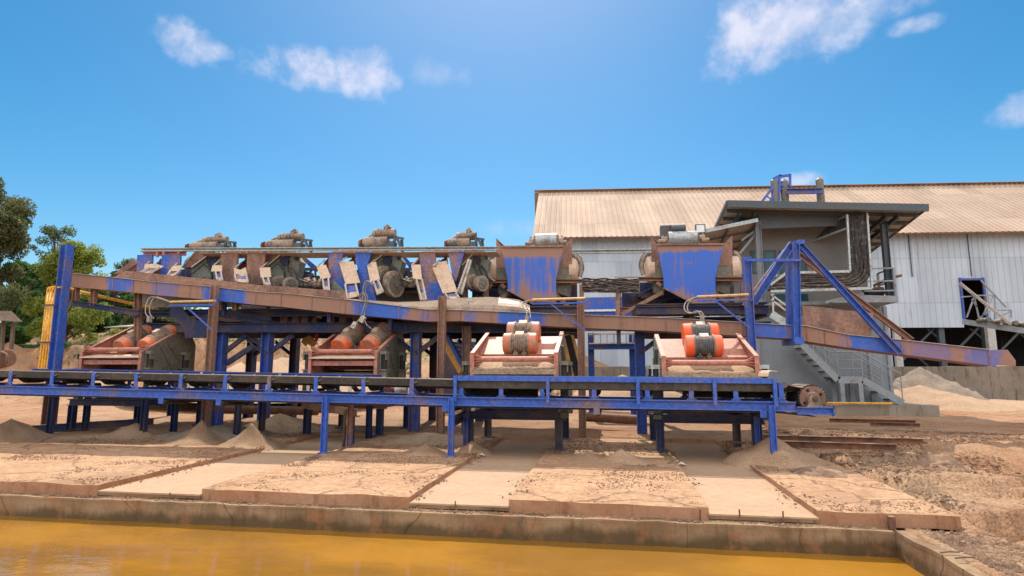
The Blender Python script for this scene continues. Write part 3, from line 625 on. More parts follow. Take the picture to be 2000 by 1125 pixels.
for pxx, py0, py1 in ((635, 775, 885), (882, 777, 890), (1508, 792, 898)):
    x = X(pxx, YA-.03, 830); z1 = Z(pxx, py0, YA-.03)
    m = MB(); m.ibeam((x, YA-.05, -.05), (x, YA-.05, z1), .1, .1, up=(1, 0, 0), t=.014); m.box(x-.09, x+.09, YA-.13, YA+.03, -.02, .012); m.build('leg', 'blue', cv)
    m = MB(); m.ibeam((x, YB+.05, -.05), (x, YB+.05, z1), .1, .1, up=(1, 0, 0), t=.014); m.build('leg', 'bluedirty', cv)
for a, b in ((930, 1052), (1345, 1500)): q = MB(); q.box(X(a, YB), X(b, YB), YB-.1, YB-.085, 1.06, 1.3); q.build('spill_plate', 'belt', cv)
# skirt on the right half
xa, xb = -2.92, 2.83
m = MB()
for y, s_ in ((YA+.0, 1), (YB-.0, -1)):
    seg(m, m.bar, xa, xb, y, 1.465, .05, .014); seg(m, m.bar, xa, xb, y-.02*s_, 1.42, .012, .075)
m.build('skirt_rail', 'blue', cv)
m = MB(); seg(m, m.bar, xa, xb, YA+.03, 1.32, .012, .15); seg(m, m.bar, xa, xb, YB-.03, 1.32, .012, .15); m.build('skirt_rubber', 'belt', cv)
for pxx in (889, 1070, 1246, 1396, 1514):
    x = X(pxx, YA-.03, 760); z = zc(x); m = MB(); m.box(x-.03, x+.03, YA-.05, YA-.025, 1.0+z, 1.475+z); m.box(x-.03, x-.018, YA-.025, YA+.02, 1.07+z, 1.45+z); m.build('skirt_post', 'blue', cv)
# pulley with lagging
pc = V((X(1588, YA+.1, 779), 0, Z(1588, 779, YA))); m = MB(); pr = .235
m.cyl((pc.x, YA+.13, pc.z), (pc.x, YB-.13, pc.z), pr-.015, n=40)
for k in range(26):
    a = 2*math.pi*k/26; c = V((math.cos(a), 0, math.sin(a)))
    m.bar(V((pc.x, YA+.125, pc.z))+c*(pr-.008), V((pc.x, YB-.125, pc.z))+c*(pr-.008), .036, .022, up=tuple(c))
pl = m.build('drive_pulley', 'rubber', cv)
m = MB(); m.cyl((pc.x, YA+.115, pc.z), (pc.x, YA+.128, pc.z), pr-.02, n=36); m.cyl((pc.x, YA+.06, pc.z), (pc.x, YA+.115, pc.z), .1, .12, n=24); hb = m.build('pulley_disc', 'brown', pl)
m = MB()
for k in range(4):
    a = k*math.pi/2+.5; c = V((pc.x+math.cos(a)*.155, YA+.108, pc.z+math.sin(a)*.155)); m.cyl(c, c+V((0, .01, 0)), .025, n=12)
m.each('disc_hole', 'black', pl, 3)
m = MB(); m.prism([(pc.x-.13, YA+.0, .955), (pc.x-.1, YA, 1.0), (pc.x-.08, YA, pc.z+.02), (pc.x-.04, YA, pc.z+.085), (pc.x+.04, YA, pc.z+.085), (pc.x+.08, YA, pc.z+.02), (pc.x+.1, YA, 1.0), (pc.x+.13, YA, .955)], (0, .055, 0)); m.build('bearing_block', 'motordust', cv)
m = MB(); m.cyl((pc.x, YA-.03, pc.z), (pc.x, YA+.06, pc.z), .045, n=16); m.cyl((pc.x, YA-.05, pc.z), (pc.x, YA-.03, pc.z), .03, n=16); m.build('pulley_shaft', 'rust', pl)
m = MB(); m.cyl((pc.x+.16, YA+.02, .98), (pc.x+.42, YA+.02, .985), .012, n=8); m.cyl((pc.x+.29, YA+.02, .985), (pc.x+.31, YA+.02, .985), .03, n=8); m.build('tension_rod', 'rust', cv)
# curved beige scraper guard at the skirt end
m = MB(); p = at(1500, 738, YA+.5); A = [at(px_, py_, YA+.2) for px_, py_ in ((1500, 736), (1501, 730), (1503, 726), (1509, 725), (1518, 726))]
m.strip(A, [q+V((0, .7, 0)) for q in A], (.0, 0, .012)); m.build('end_guard', 'sheet', cv)

cb = thing('belt_conveyor', 'shorter dark blue belt conveyor behind the front one, under the left-hand screens', 'conveyor', (-10, 13.2, 0))
YC, YD = 12.75, 13.75
za, zb = Z(75, 720, YC), Z(710, 732.5, YC); xl, xr = X(62, YC), X(712, YC); zf = lambda x: za+(zb-za)*(x-xl)/(xr-xl)
m = MB()
for y in (YC, YD): m.bar((xl, y, zf(xl)-.006), (xr, y, zf(xr)-.006), .06, .012); m.bar((xl, y+.02, zf(xl)-.075), (xr, y+.02, zf(xr)-.075), .012, .125)
m.build('skirt_rail', 'midblue', cb)
m = MB(); m.strip([V((x, YC+.05, zf(x)-.12)) for x in (xl-.6, xr+.4)], [V((x, YD-.05, zf(x)-.12)) for x in (xl-.6, xr+.4)], (0, 0, -.015)); m.strip([V((x, YC+.03, zf(x)-.14)) for x in (xl, xr)], [V((x, YC+.04, zf(x)-.24)) for x in (xl, xr)], (0, .012, 0)); m.build('belt', 'belt', cb)
m = MB()
for y in (YC, YD): m.chan((xl-.6, y, zf(xl)-.54), (xr+.7, y, zf(xr)-.54), .07, .15, side=-1 if y == YC else 1)
m.each('frame_beam', 'dark', cb, 3)
for x in np.arange(xl+.3, xr, 1.02):
    m = MB(); z = zf(x)-.46; m.box(x-.035, x+.035, YC+.02, YC+.04, z, z+.24); m.prism([(x-.1, YC+.0, z), (x, YC+.0, z+.08), (x+.1, YC, z), (x+.08, YC, z), (x, YC, z+.055), (x-.08, YC, z)], (0, .015, 0)); b = m.build('idler_bracket', 'edge', cb)
    r_ = MB(); r_.cyl((x+.05, YC+.08, z+.21), (x+.05, YC+.34, z+.07), .055, n=10); r_.cyl((x+.05, YC+.36, z+.07), (x+.05, YD-.36, z+.07), .055, n=10); r_.build('roller', 'rubber', b)
for pxx in (395, 548):
    x = X(pxx, YC-.03); MB().box(x-.03, x+.03, YC-.05, YC-.028, zf(x)-.5, zf(x)+.0).build('skirt_post', 'galv', cb)
for pxx in (110, 290, 470, 690):
    x = X(pxx, YC)
    for y in (YC, YD): m = MB(); m.ibeam((x, y, -.1), (x, y, zf(x)-.62), .12, .12, up=(1, 0, 0), t=.016); m.build('leg', 'dark', cb)
m = MB(); dp = at(765, 762, YC+.1); m.cyl((dp.x-.05, YC-.05, dp.z), (dp.x-.05, YC+.25, dp.z), .11, n=16); m.cyl((dp.x-.15, YC-.12, dp.z), (dp.x-.15, YC-.05, dp.z), .06, n=14); m.cyl((dp.x-.13, YC+.1, dp.z), (dp.x+.1, YC+.1, dp.z), .1, n=16)
dm = m.build('drive_gearbox', 'darkred', cb)
m = MB(); m.cyl((dp.x+.1, YC+.1, dp.z), (dp.x+.36, YC+.1, dp.z), .095, n=18)
for k in range(6): m.cyl((dp.x+.13+.035*k, YC+.1, dp.z), (dp.x+.143+.035*k, YC+.1, dp.z), .108, n=18)
m.build('drive_motor', 'galv', cb)

# ------------------------------------------------------------------ vibrating screens
def vib_motor(root, c, axis, L, r, omat, bmat):
    """finned body between two drum-shaped end covers"""
    ax = V(axis).normalized(); c = V(c); m = MB()
    m.cyl(c-ax*L*.24, c+ax*L*.24, r*.86, n=22)
    for k in range(8): q = c+ax*L*(-.2+.4*k/7); m.cyl(q-ax*.008, q+ax*.008, r*.97, n=22)
    for s_ in (-1, 1): q = c+ax*s_*L*.25; m.cyl(q-ax*.016, q+ax*.016, r*1.06, n=24)
    side = ax.cross(V((0, -.7, .7)));
    dn = V((0, .55, -.83)); dn = (dn-ax*dn.dot(ax)).normalized(); fw_ = ax.cross(dn)
    for s_ in (-1, 1):
        for t_ in (-1, 1):
            q = c+dn*r*.95+ax*s_*L*.13+fw_*t_*r*.9; m.bar(q-dn*.1, q+dn*.06, .1, .07); m.cyl(q-dn*.1, q-dn*.15, .025, n=8)
    mo = m.build('vibration_motor', bmat, root)
    for s_ in (-1, 1):
        e = MB(); q = c+ax*s_*L*.27; e.cyl(q, q+ax*s_*L*.2, r, r*.98, n=28); e.cyl(q+ax*s_*L*.2, q+ax*s_*L*.23, r*.98, r*.9, n=28); e.build('end_cover', omat, mo)
    up = -dn; t = MB(); q = c+up*(r*.95); t.bar(q-ax*.09, q+ax*.09, .14, .1, up=tuple(up)); t.build('terminal_box', 'edge' if bmat == 'motor' else 'sheet', mo)
    return mo
def screen(xc, Yf, hw, prof, zl, zt, variant, label, dusty):
    sc = thing('vibrating_screen', label, 'vibrating screen', (xc, Yf+1, 0), 'vibrating screens')
    sal = 'salmon'
    outm = 'greendusty' if dusty else 'green'
    for s_ in (-1, 1):
        x = xc+s_*hw
        m = MB(); m.yz(prof, x-.008, x+.008)
        # flange along the sloping top edge
        for (a, b) in ((1, 2),):
            (y0, z0), (y1, z1) = prof[a], prof[b]; m.bar((x-s_*.03, y0, z0+.006), (x-s_*.03, y1, z1+.006), .085, .016)
        m.bar((x-s_*.03, Yf-.008, prof[0][1]), (x-s_*.03, Yf-.008, prof[1][1]), .085, .014, up=(0, 1, 0))
        sp = m.build('side_plate', sal, sc)
        m = MB(); xo = x+s_*.012; inn = [(y*.985+.015*(Yf+1), z-.02) for y, z in prof]; m.yz(inn, xo-.003*s_, xo+.006*s_); sk = m.build('outer_skin', outm, sp)
        m = MB()
        for t0, t1 in ((.35, .62), (.55, .85)): m.bar((xo+s_*.02, Yf+2*t0-.1, prof[1][1]+.18), (xo+s_*.02, Yf+2*t1, prof[0][1]+.1), .03, .05, up=(1, 0, 0))
        m.bar((xo+s_*.02, Yf+.12, prof[0][1]), (xo+s_*.02, Yf+.12, prof[1][1]-.03), .03, .05, up=(1, 0, 0))
        m.bar((xo+s_*.02, Yf+1.75, prof[0][1]), (xo+s_*.02, Yf+1.75, prof[1][1]), .03, .05, up=(1, 0, 0))
        for k in range(16): y = Yf+.2+k*.1; m.cyl((xo, y, prof[1][1]-.06+.30*min(1, (y-Yf)/1.6)), (xo+s_*.02, y, prof[1][1]-.06+.30*min(1, (y-Yf)/1.6)), .014, n=6)
        m.build('stiffener', outm, sp)
        for yy in (Yf+.18, Yf+1.5):                       # spring mounts
            q = MB(); zb_ = zl-.12; q.box(x+s_*.03, x+s_*.21, yy-.1, yy+.1, zb_+.2, zb_+.28); q.box(x+s_*.05, x+s_*.065, yy-.1, yy+.1, zb_-.171, zb_+.2); q.box(x+s_*.18, x+s_*.195, yy-.1, yy+.1, zb_+.06, zb_+.2)
            q.box(x+s_*.02, x+s_*.22, yy-.12, yy+.12, zb_-.2, zb_-.17)
            sm = q.build('spring_mount', 'galv' if not dusty else 'greendusty', sc)
            r_ = MB(); r_.cyl((x+s_*.12, yy, zb_-.17), (x+s_*.12, yy, zb_+.2), .075, n=14); r_.build('rubber_spring', 'rubber', sm)
            q = MB(); q.box(x+s_*.04, x+s_*.2, yy-.08, yy+.08, .62, zb_-.2); q.build('mount_post', outm, sc)
    # front cross tube with flared ends
    m = MB(); y = Yf+.16; m.cyl((xc-hw+.02, y, zt), (xc+hw-.02, y, zt), .055, n=18)
    for s_ in (-1, 1):
        x = xc+s_*(hw-.012)
        for k in range(10):
            a = 2*math.pi*k/10; c = V((0, math.cos(a), math.sin(a)))
            m.prism([V((x, y, zt))+c*.05, V((x, y, zt))+c*.14, V((x-s_*.2, y, zt))+c*.055], V((.0, -math.sin(a), math.cos(a)))*.008)
    m.build('cross_tube', sal, sc)
    # motor beam: sloping top, upright front face
    Ym, zm = Yf+.78, prof[1][1]+.0
    m = MB(); m.prism([(xc-hw+.012, Ym, zm), (xc-hw+.012, Ym+.75, zm+.42), (xc-hw+.012, Ym+.75, zm+.3), (xc-hw+.012, Ym+.03, zm-.1)], (2*hw-.024, 0, 0)); mb_ = m.build('motor_beam', sal, sc)
    m = MB(); m.box(xc-hw+.012, xc+hw-.012, Ym+.04, Ym+.06, zm-.45, zm-.08); m.box(xc-hw+.012, xc+hw-.012, Yf+1.85, Yf+1.87, zl-.3, zm-.1); m.each('back_plate', 'darkred', sc)
    if variant == 'A':
        m = MB(); n = 26; A = [V((xc-hw+.03+(2*hw-.06)*k/n, Yf-.02+.004*random.uniform(-1, 1), zl+.008*random.uniform(-1, 1))) for k in range(n+1)]
        rows = 9; vv = []
        for j in range(rows):
            for k in range(n+1): vv.append(V((A[k].x, A[k].y+j*.2, A[k].z+j*.05+.02*fb(A[k].x, j*.4, 3.))))
        g_ = MB(); g_.v = vv; g_.f = [(j*(n+1)+k, j*(n+1)+k+1, (j+1)*(n+1)+k+1, (j+1)*(n+1)+k) for j in range(rows-1) for k in range(n)]; g_.sm = [False]*len(g_.f); g_.build('ore_bed', 'palesand', sc)
        m.strip([V((p.x, p.y-.004, p.z-.004)) for p in A], [V((p.x, p.y, zl-.11)) for p in A], (0, .02, 0)); m.build('discharge_lip', 'gravel', sc)
        m = MB(); m.box(xc-hw+.01, xc+hw-.01, Yf+.02, Yf+1.8, zl-.2, zl-.14); m.build('deck', 'darkred', sc)
        vib_motor(sc, (xc+.02, Yf+.82, zm+.24), (1, 0, .0), .74, .225, 'orangedust' if dusty else 'orange', 'motordust' if dusty else 'motor')
        vib_motor(sc, (xc+.03, Yf+1.28, zm+.52), (1, 0, .0), .74, .225, 'orangedust' if dusty else 'orange', 'motordust' if dusty else 'motor')
    else:
        for (za_, zb_, mt) in ((zl+.02, zl-.06, 'sheet'),):
            m = MB(); m.strip([V((xc-hw+.03, Yf-.06, za_-.03)), V((xc+hw-.03, Yf-.06, za_-.03))], [V((xc-hw+.03, Yf+.3, za_+.05)), V((xc+hw-.03, Yf+.3, za_+.05))], (0, 0, -.02)); m.build('upper_lip', mt, sc)
        m = MB(); m.box(xc-hw+.05, xc+hw-.05, Yf+.05, Yf+.1, zl-.2, zl-.08); m.build('front_plate', sal, sc)
        m = MB(); m.box(xc-hw+.03, xc+hw-.03, Yf+.5, Yf+1.8, zl-.05, zl); m.build('deck', 'darkred', sc)
        m = MB(); m.strip([V((xc-hw+.03, Yf-.1, zl-.42)), V((xc+hw-.03, Yf-.1, zl-.42))], [V((xc-hw+.03, Yf+1.6, zl-.32)), V((xc+hw-.03, Yf+1.6, zl-.32))], (0, 0, -.07)); m.build('lower_deck', 'greysand', sc)
        for dx in (-.16, .62) if xc < -10 else (-.3, .5):
            vib_motor(sc, (xc+dx, Yf+.95, zm+.38), (.18, 1, .62), 1.0, .25, 'orangedust', 'motordust')
    # stand under the screen
    return sc
def profile(Yf, z0, zf_, zp, d1=1.6): return [(Yf, z0), (Yf, zf_), (Yf+d1, zp), (Yf+d1+.1, zp), (Yf+2.05, zf_+.25), (Yf+2.05, z0)]
s3 = screen(-1.93, 12.0, .90, profile(12.0, 1.42, 1.92, 2.44), 1.60, 1.80, 'A', 'dusty salmon vibrating screen beside the striped ochre chute, motors one behind the other', True)
s4 = screen(1.93, 12.0, .90, profile(12.0, 1.42, 1.84, 2.36), 1.52, 1.72, 'A', 'vibrating screen with the brightest orange motors, farthest right of the four', False)
s2 = screen(-6.55, 13.9, .90, profile(13.9, 1.32, 2.02, 2.66), 1.88, 2.04, 'B', 'vibrating screen between the two brown flume posts, its two motors side by side', True)
s1 = screen(-13.15, 13.9, .93, profile(13.9, 1.32, 2.05, 2.82), 1.92, 2.12, 'B', 'dustiest vibrating screen, beside the blue mast at far left', True)
for o in (s1, s2): pass

def stand(x0, x1, Y0, Y1, zt, label, mat, legmat, ext=None):
    st = thing('screen_stand', label, 'steel stand', ((x0+x1)/2, (Y0+Y1)/2, 0), 'steel stands under the screens')
    m = MB()
    for y, s_ in ((Y0, -1), (Y1, 1)): m.chan((x0-.15, y, zt), (x1+.15, y, zt), .09, .17, side=s_)
    for x in (x0, x1): m.chan((x, Y0+.05, zt), (x, Y1-.05, zt), .09, .15)
    if ext: m.chan((x0-.1, Y0-.05, zt-.01), (ext[0], ext[1], zt-.06), .09, .16)
    m.build('frame', mat, st)
    for x in (x0, x1):
        for y in (Y0, Y1):
            q = MB(); q.ibeam((x, y, -.12), (x, y, zt-.085), .15, .15, up=(1, 0, 0), t=.018); q.box(x-.14, x+.14, y-.14, y+.14, -.03, .014); q.build('leg', legmat, st)
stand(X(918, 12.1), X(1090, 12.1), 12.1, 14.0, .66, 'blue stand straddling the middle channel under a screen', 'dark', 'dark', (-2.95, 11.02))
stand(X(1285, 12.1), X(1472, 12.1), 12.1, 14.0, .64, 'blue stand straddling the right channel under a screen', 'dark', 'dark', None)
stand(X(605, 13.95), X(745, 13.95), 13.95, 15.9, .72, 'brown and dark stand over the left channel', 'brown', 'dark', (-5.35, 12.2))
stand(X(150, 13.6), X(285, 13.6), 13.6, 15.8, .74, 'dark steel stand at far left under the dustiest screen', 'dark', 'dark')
p = at(672, 845, 12.3); tag(MB().tube([V((p.x, 12.3, -.06)), V((p.x+.02, 12.3, .72))], .035, 8).build('prop_pole', 'wood'), 'thin wooden prop standing in the left channel', 'pole')
m = MB(); m.ibeam(at(60, 838, 13.2), at(300, 823, 14.5), .16, .18); tag(m.build('dark_beam', 'dark'), 'dark steel beam lying on the sand at far left under the conveyors', 'steel beam')

# ------------------------------------------------------------------ flume (long trough)
fl = thing('slurry_flume', 'long sloping blue flume caked with brown dust, crossing the whole plant', 'flume', (-3, 14.7, 0))
TOP = [(140, 534), (222, 542), (305, 551), (412, 560), (500, 570), (550, 573), (675, 585), (700, 588), (835, 605), (900, 606), (1125, 615), (1300, 621), (1450, 630), (1550, 636), (1575, 637), (1655, 654), (1760, 664), (1930, 683)]
BOT = [(139, 560), (222, 567), (305, 576), (400, 586), (500, 595), (550, 599), (675, 613), (700, 615), (835, 628), (900, 627), (1125, 640), (1300, 647), (1450, 656), (1550, 662), (1575, 667), (1655, 679), (1760, 692), (1930, 714)]
YF, WF = 14.4, .62
T = [at(a, b, YF) for a, b in TOP]; B = [at(a, b, YF) for a, b in BOT]
B = [V((t.x, YF, b.z)) for t, b in zip(T, B)]
e1 = [at(1948, 702, YF), at(1946, 716, YF)]
m = MB(); m.strip(T, B, (0, .02, 0)); m.prism([T[-1], e1[0], e1[1], V((B[-1].x, YF, B[-1].z))], (0, .02, 0)); m.build('side_wall', 'flume', fl)
m = MB(); off = V((0, WF, 0)); m.strip([p+off for p in T], [p+off for p in B], (0, .02, 0))
b1, b2, b3 = at(1968, 683, YF+WF), at(1984, 704, YF+WF), at(1984, 714, YF+WF)
m.prism([T[-1]+off, b1, b2, b3, V((B[-1].x, YF+WF, B[-1].z))], (0, .02, 0)); m.build('back_wall', 'flume', fl)
m = MB(); m.strip([p+V((0, .022, .01)) for p in B]+[e1[1]+V((0, .022, .004))], [p+V((0, WF-.002, .01)) for p in B]+[b3+V((0, -.002, 0))], (0, 0, -.012)); m.build('floor', 'brown', fl)
m = MB()
for i in range(len(T)-1): m.bar(T[i]+V((0, -.018, .005)), T[i+1]+V((0, -.018, .005)), .05, .01)
m.build('top_edge', 'edge', fl)
m = MB()
for p, q in zip(T, B):
    m.box(p.x-.012, p.x+.012, YF-.012, YF, q.z, p.z-.01)
for px_ in (262, 372, 455, 610, 780, 962, 1212, 1380, 1610):
    i = max(k for k in range(len(TOP)) if TOP[k][0] <= px_); t = (px_-TOP[i][0])/(TOP[i+1][0]-TOP[i][0]); q = T[i].lerp(T[i+1], t); w = B[i].lerp(B[i+1], t); m.box(q.x-.01, q.x+.01, YF-.01, YF, w.z, q.z-.01)
m.each('panel_seam', 'brown', fl)
UP = [(222, 541), (245, 529), (272, 531), (335, 538), (415, 546), (500, 556), (650, 567), (675, 570)]; LO = [(222, 543), (245, 545.5), (272, 547), (335, 553.5), (415, 560), (500, 570), (650, 582), (675, 584)]
m = MB(); m.strip([at(a, b, YF+.05) for a, b in UP], [at(a, b-1, YF+.045) for a, b in LO], (0, .015, 0)); m.build('side_board', 'brown', fl)
def curvsheet(up, lo, lean, name, mat):
    m = MB(); A = [at(a, b, YF+.0) for a, b in lo]; C = [at(a, b, YF+lean) for a, b in up]; n = 5; rows = []
    for j in range(n+1):
        t = j/n; rows.append([a.lerp(c, t)+V((0, -lean*.28*math.sin(math.pi*t), .0)) for a, c in zip(A, C)])
    for r0, r1 in zip(rows, rows[1:]): m.strip(r0, r1, (0, .014, .004))
    return m.build(name, mat, fl)
MT['deflector'] = paint('worn_deflector_sheet', (.36, .27, .20), (.16, .125, .1), 1.0, .42, .62, .6, dust=.6, dustc=(.6, .43, .3))
curvsheet([(675, 583), (700, 585), (740, 588), (775, 590), (820, 589), (860, 586), (900, 582), (950, 580), (990, 582), (1015, 586), (1035, 597)], [(676, 585), (701, 588), (740, 592), (775, 597), (820, 603), (860, 605), (900, 606), (950, 608), (990, 610), (1015, 611), (1037, 612)], .45, 'deflector', 'deflector')
curvsheet([(1566, 597), (1600, 600), (1650, 606), (1705, 612)], [(1568, 637), (1605, 643), (1650, 652), (1700, 658)], .12, 'splash_plate', 'brown')
m = MB()
for px_ in (915, 921): 
    for py_ in (588, 594, 600, 605): q = at(px_-py_*.15+88, py_, YF+.12); m.cyl(q, q+V((0, -.05, .02)), .022, n=8)
m.build('bolt', 'edge', fl)
# legs in front of the flume
for (pt, pyt, pyb, mt) in ((415, 558, 820, 'brownblue'), (863, 578, 850, 'brown'), (1135, 588, 855, 'brownblue'), (1464, 502, 860, 'blue')):
    x = X(pt, YF-.1, (pyt+720)/2); zt_ = Z(pt, pyt, YF-.1); m = MB(); m.ibeam((x, YF-.1, -.05), (x, YF-.1, zt_), .19, .17, up=(1, 0, 0), t=.02)
    m.build('support_post', mt, fl)
m = MB(); 
for px_, py0, py1 in ((150, 545, 590), (185, 562, 597)):
    m.ibeam(at(px_, py0, YF+.2), at(px_-3, py1, YF+.2), .13, .13, up=(1, 0, 0))
for px_ in (432, 461): m.ibeam(at(px_, 566, YF+.25), at(px_-2, 606, YF+.25), .13, .13, up=(1, 0, 0))
m.each('hanger', 'brown', fl, 3)
m = MB(); m.ibeam(at(142, 592, YF+.2), at(272, 612, YF+.2), .14, .16); m.build('lower_beam', 'dark', fl)
m = MB(); x = X(269, YF+.3); m.ibeam((x, YF+.3, 1.5), at(270, 572, YF+.3), .14, .14, up=(1, 0, 0)); m.build('support_post', 'brown', fl)
for px_ in (430, 640, 760, 1010, 1210, 1390):       # gusset brackets below
    i = max(k for k in range(len(BOT)) if BOT[k][0] <= px_); q = B[i]+V((0, .3, -.05)); q.x = X(px_, YF+.3)
    MB().bar(q, q+V((0, 0, -.35)), .1, .1).build('bracket', 'dark', fl)

# blue mast at far left with yellow pipes
Ym_ = 14.0
ms = thing('steel_mast', 'tall bright blue I-beam mast at the far left of the flume', 'mast', (X(120, Ym_), Ym_, 0))
xm = X(119, Ym_, 600); m = MB(); m.ibeam((xm, Ym_, 1.2), (xm, Ym_, Z(135, 478, Ym_)), .24, .22, up=(1, 0, 0), t=.022); m.build('column', 'blue', ms)
m = MB(); m.ibeam((xm, Ym_, -.1), (xm, Ym_, 1.19), .26, .24, up=(1, 0, 0), t=.026); m.build('column_base', 'brown', ms)
m = MB()
for py_ in (597, 669): z = Z(105, py_, Ym_); m.bar((xm-.46, Ym_-.16, z), (xm+.02, Ym_-.16, z), .03, .04)
m.each('pipe_clamp', 'dark', ms)
for k in range(4):
    x = xm-.40+k*.085; z1 = Z(110, 560, Ym_)-.02*abs(k-1.5); y = Ym_-.08
    m = MB(); m.tube([V((x, y, 1.25)), V((x, y, 2.)), V((x, y, z1-.12))]+curve([V((x, y, z1-.12)), V((x+.02, y, z1-.03)), V((x+.09, y+.03, z1)), V((xm+.1, y+.32, z1-.02))], 4), .028, 8)
    tag(m.build('yellow_pipe', 'yellow'), 'yellow conduit pipe clamped beside the blue mast, %s from the left' % ORD[k], 'pipe', 'yellow conduit pipes on the blue mast')
p0, p1 = at(150, 567, 15.2), at(292, 600, 15.2); m = MB()
for k in range(3): m.tube([p0+V((0, .07*k, -.02*k)), p1+V((0, .07*k, -.02*k))], .03, 7)
tag(m.build('yellow_conduit', 'yellow'), 'bundle of yellow conduits sloping under the left end of the flume', 'pipe')

# blue A-frame hanging the right end of the flume
pyl = thing('suspension_frame', 'blue A-shaped hanger frame with long stays above the right end of the flume', 'steel frame', (X(1557, YF), YF+.3, 0))
for y, l in ((YF-.12, 'front'), (YF+WF+.14, 'rear')):
    m = MB(); dx = 0 if l == 'front' else .12
    a = at(1553, 474, YF-.12); a = V((a.x+dx, y, a.z)); b = at(1556, 668, YF-.12); b = V((b.x+dx, y, b.z))
    m.ibeam(b, a, .17, .16, up=(1, 0, 0)); m.build('column', 'blue', pyl)
    m = MB(); e = at(1757, 690, YF-.12) if l == 'front' else at(1780, 665, YF+WF+.14); m.chan(a+V((.05, 0, .02)), V((e.x, y, e.z)), .1, .13, side=-1); m.build('stay', 'blue' if l == 'front' else 'brownblue', pyl)
    m = MB(); e = at(1471, 592, YF-.12); m.chan(V((e.x, y, e.z)), a+V((-.06, 0, -.02)), .14, .16, side=-1 if l == 'front' else 1); m.build('strut', 'blue' if l == 'front' else 'bluedirty', pyl)
m = MB(); a, b = at(1456, 508, YF-.24), at(1564, 508, YF-.24); m.bar(a, b, .05, .06); m.build('tie_bar', 'blue', pyl)
m = MB(); a = at(1556, 474, YF); m.bar((a.x+.04, YF-.2, a.z-.02), (a.x+.04, YF+WF+.2, a.z-.02), .16, .1); b = at(1556, 666, YF); m.bar((b.x, YF-.2, b.z), (b.x, YF+WF+.2, b.z), .2, .16); m.build('cross_head', 'blue', pyl)

# cable arms over the screens
def cable_arm(label, a, b, Y, post_top, drop, yoff=0, n=2):
    ar = thing('cable_gantry', label, 'cable bracket', at(b[0], b[1], Y), 'cable arms over the screens')
    pa, pb = at(*a, Y), at(*b, Y); m = MB(); m.bar(pa-V((0, 0, .09)), pb-V((0, 0, .09)), .05, .04); c = pa.lerp(pb, .35); m.bar(c-V((0, 0, .1)), pb-V((0, 0, .75)), .04, .03); m.build('bracket', 'blue', ar)
    m = MB()
    for k in range(n): m.tube([pa+V((0, k*.07, 0)), pa.lerp(pb, .7)+V((0, k*.07, .01)), pb+V((0, k*.07, .015))], .032, 8)
    m.each('conduit', 'yellowdusty', ar, 3)
    m = MB()
    for k in range(n):
        m.tube(curve([pa+V((0, k*.07, 0))]+[at(x+2*k, y, Y-.15*i)+V((.05*k, k*.05, 0)) for i, (x, y) in enumerate(drop)], 5), .014, 6)
    m.each('flexible_cable', 'hose', ar, 3)
    e = at(*drop[-1], Y-.15*(len(drop)-1)); MB().bar(e-V((0, 0, .1)), e+V((0, 0, .06)), .08, .1).build('gland_box', 'hose', ar)
cable_arm('dusty yellow cable arm above the screen with the brightest orange motors', (1362, 580), (1462, 577), 13.9, 0, [(1340, 590), (1337, 605), (1348, 612), (1362, 608), (1371, 620)])
cable_arm('dusty yellow cable arm on the flume post right of the middle channel', (1040, 586), (1143, 584), 13.9, 0, [(1022, 590), (1020, 596), (1028, 610), (1029, 622)])
cable_arm('pale yellow cable arm under the flume at the left', (333, 590), (418, 589), 13.9, 0, [(298, 580), (287, 590), (284, 610), (292, 622)], n=2)
hc = thing('hanging_cable', 'looped grey cable hanging over the flume above the second screen', 'cable', at(706, 580, 14.3))
m = MB(); Yh = 14.25
for k in range(2):
    d = V((.04*k, .04*k, 0)); m.tube(curve([at(728, 556, Yh)+d, at(716, 549, Yh)+d, at(710, 560, Yh)+d, at(708, 585, Yh)+d, at(703, 580, Yh)+d, at(709, 572, Yh)+d, at(714, 585, Yh)+d, at(708, 610, Yh)+d, at(703, 622, Yh-.3*k)+d*2, at(692 if k == 0 else 712, 634, Yh-.3)+d, at(680 if k == 0 else 725, 642, Yh-.2)], 5), .016, 6)
m.each('cable_loop', 'hose', hc, 3)
for px_, py_ in ((692, 635), (708, 624)): q = at(px_, py_, Yh-.25); MB().bar(q-V((.04, 0, .07)), q+V((.04, 0, .07)), .1, .1).build('gland_box', 'edge', hc)

# ------------------------------------------------------------------ steel support platform
pf = thing('steel_platform', 'dark blue steel platform on columns carrying the row of separators', 'platform', (-5, 17, 0))
YP, YQ = 15.3, 18.6
FR = [(431, 1), (521, 1), (812, 1), (1250, 1)]; BKc = [(491, 0), (575, 0), (848, 0), (938, 0), (1285, 0), (345, 0)]
ztop = 3.0
for px_, f in FR+BKc:
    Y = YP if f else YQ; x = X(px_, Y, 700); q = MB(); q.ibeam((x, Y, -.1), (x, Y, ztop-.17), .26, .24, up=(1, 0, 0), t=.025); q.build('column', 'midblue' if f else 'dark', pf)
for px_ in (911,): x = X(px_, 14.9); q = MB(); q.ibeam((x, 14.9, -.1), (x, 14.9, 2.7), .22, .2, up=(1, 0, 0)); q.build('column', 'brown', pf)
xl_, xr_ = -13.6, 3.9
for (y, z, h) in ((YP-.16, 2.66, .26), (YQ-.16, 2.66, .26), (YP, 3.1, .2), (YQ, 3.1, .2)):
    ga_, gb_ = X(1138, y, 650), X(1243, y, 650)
    for u, v in ((xl_, ga_), (gb_, xr_)): q = MB(); q.ibeam((u, y, z+.12-.17*(u-xl_)/(xr_-xl_)), (v, y, z+.12-.17*(v-xl_)/(xr_-xl_)), .18, h); q.build('main_beam', 'dark', pf)
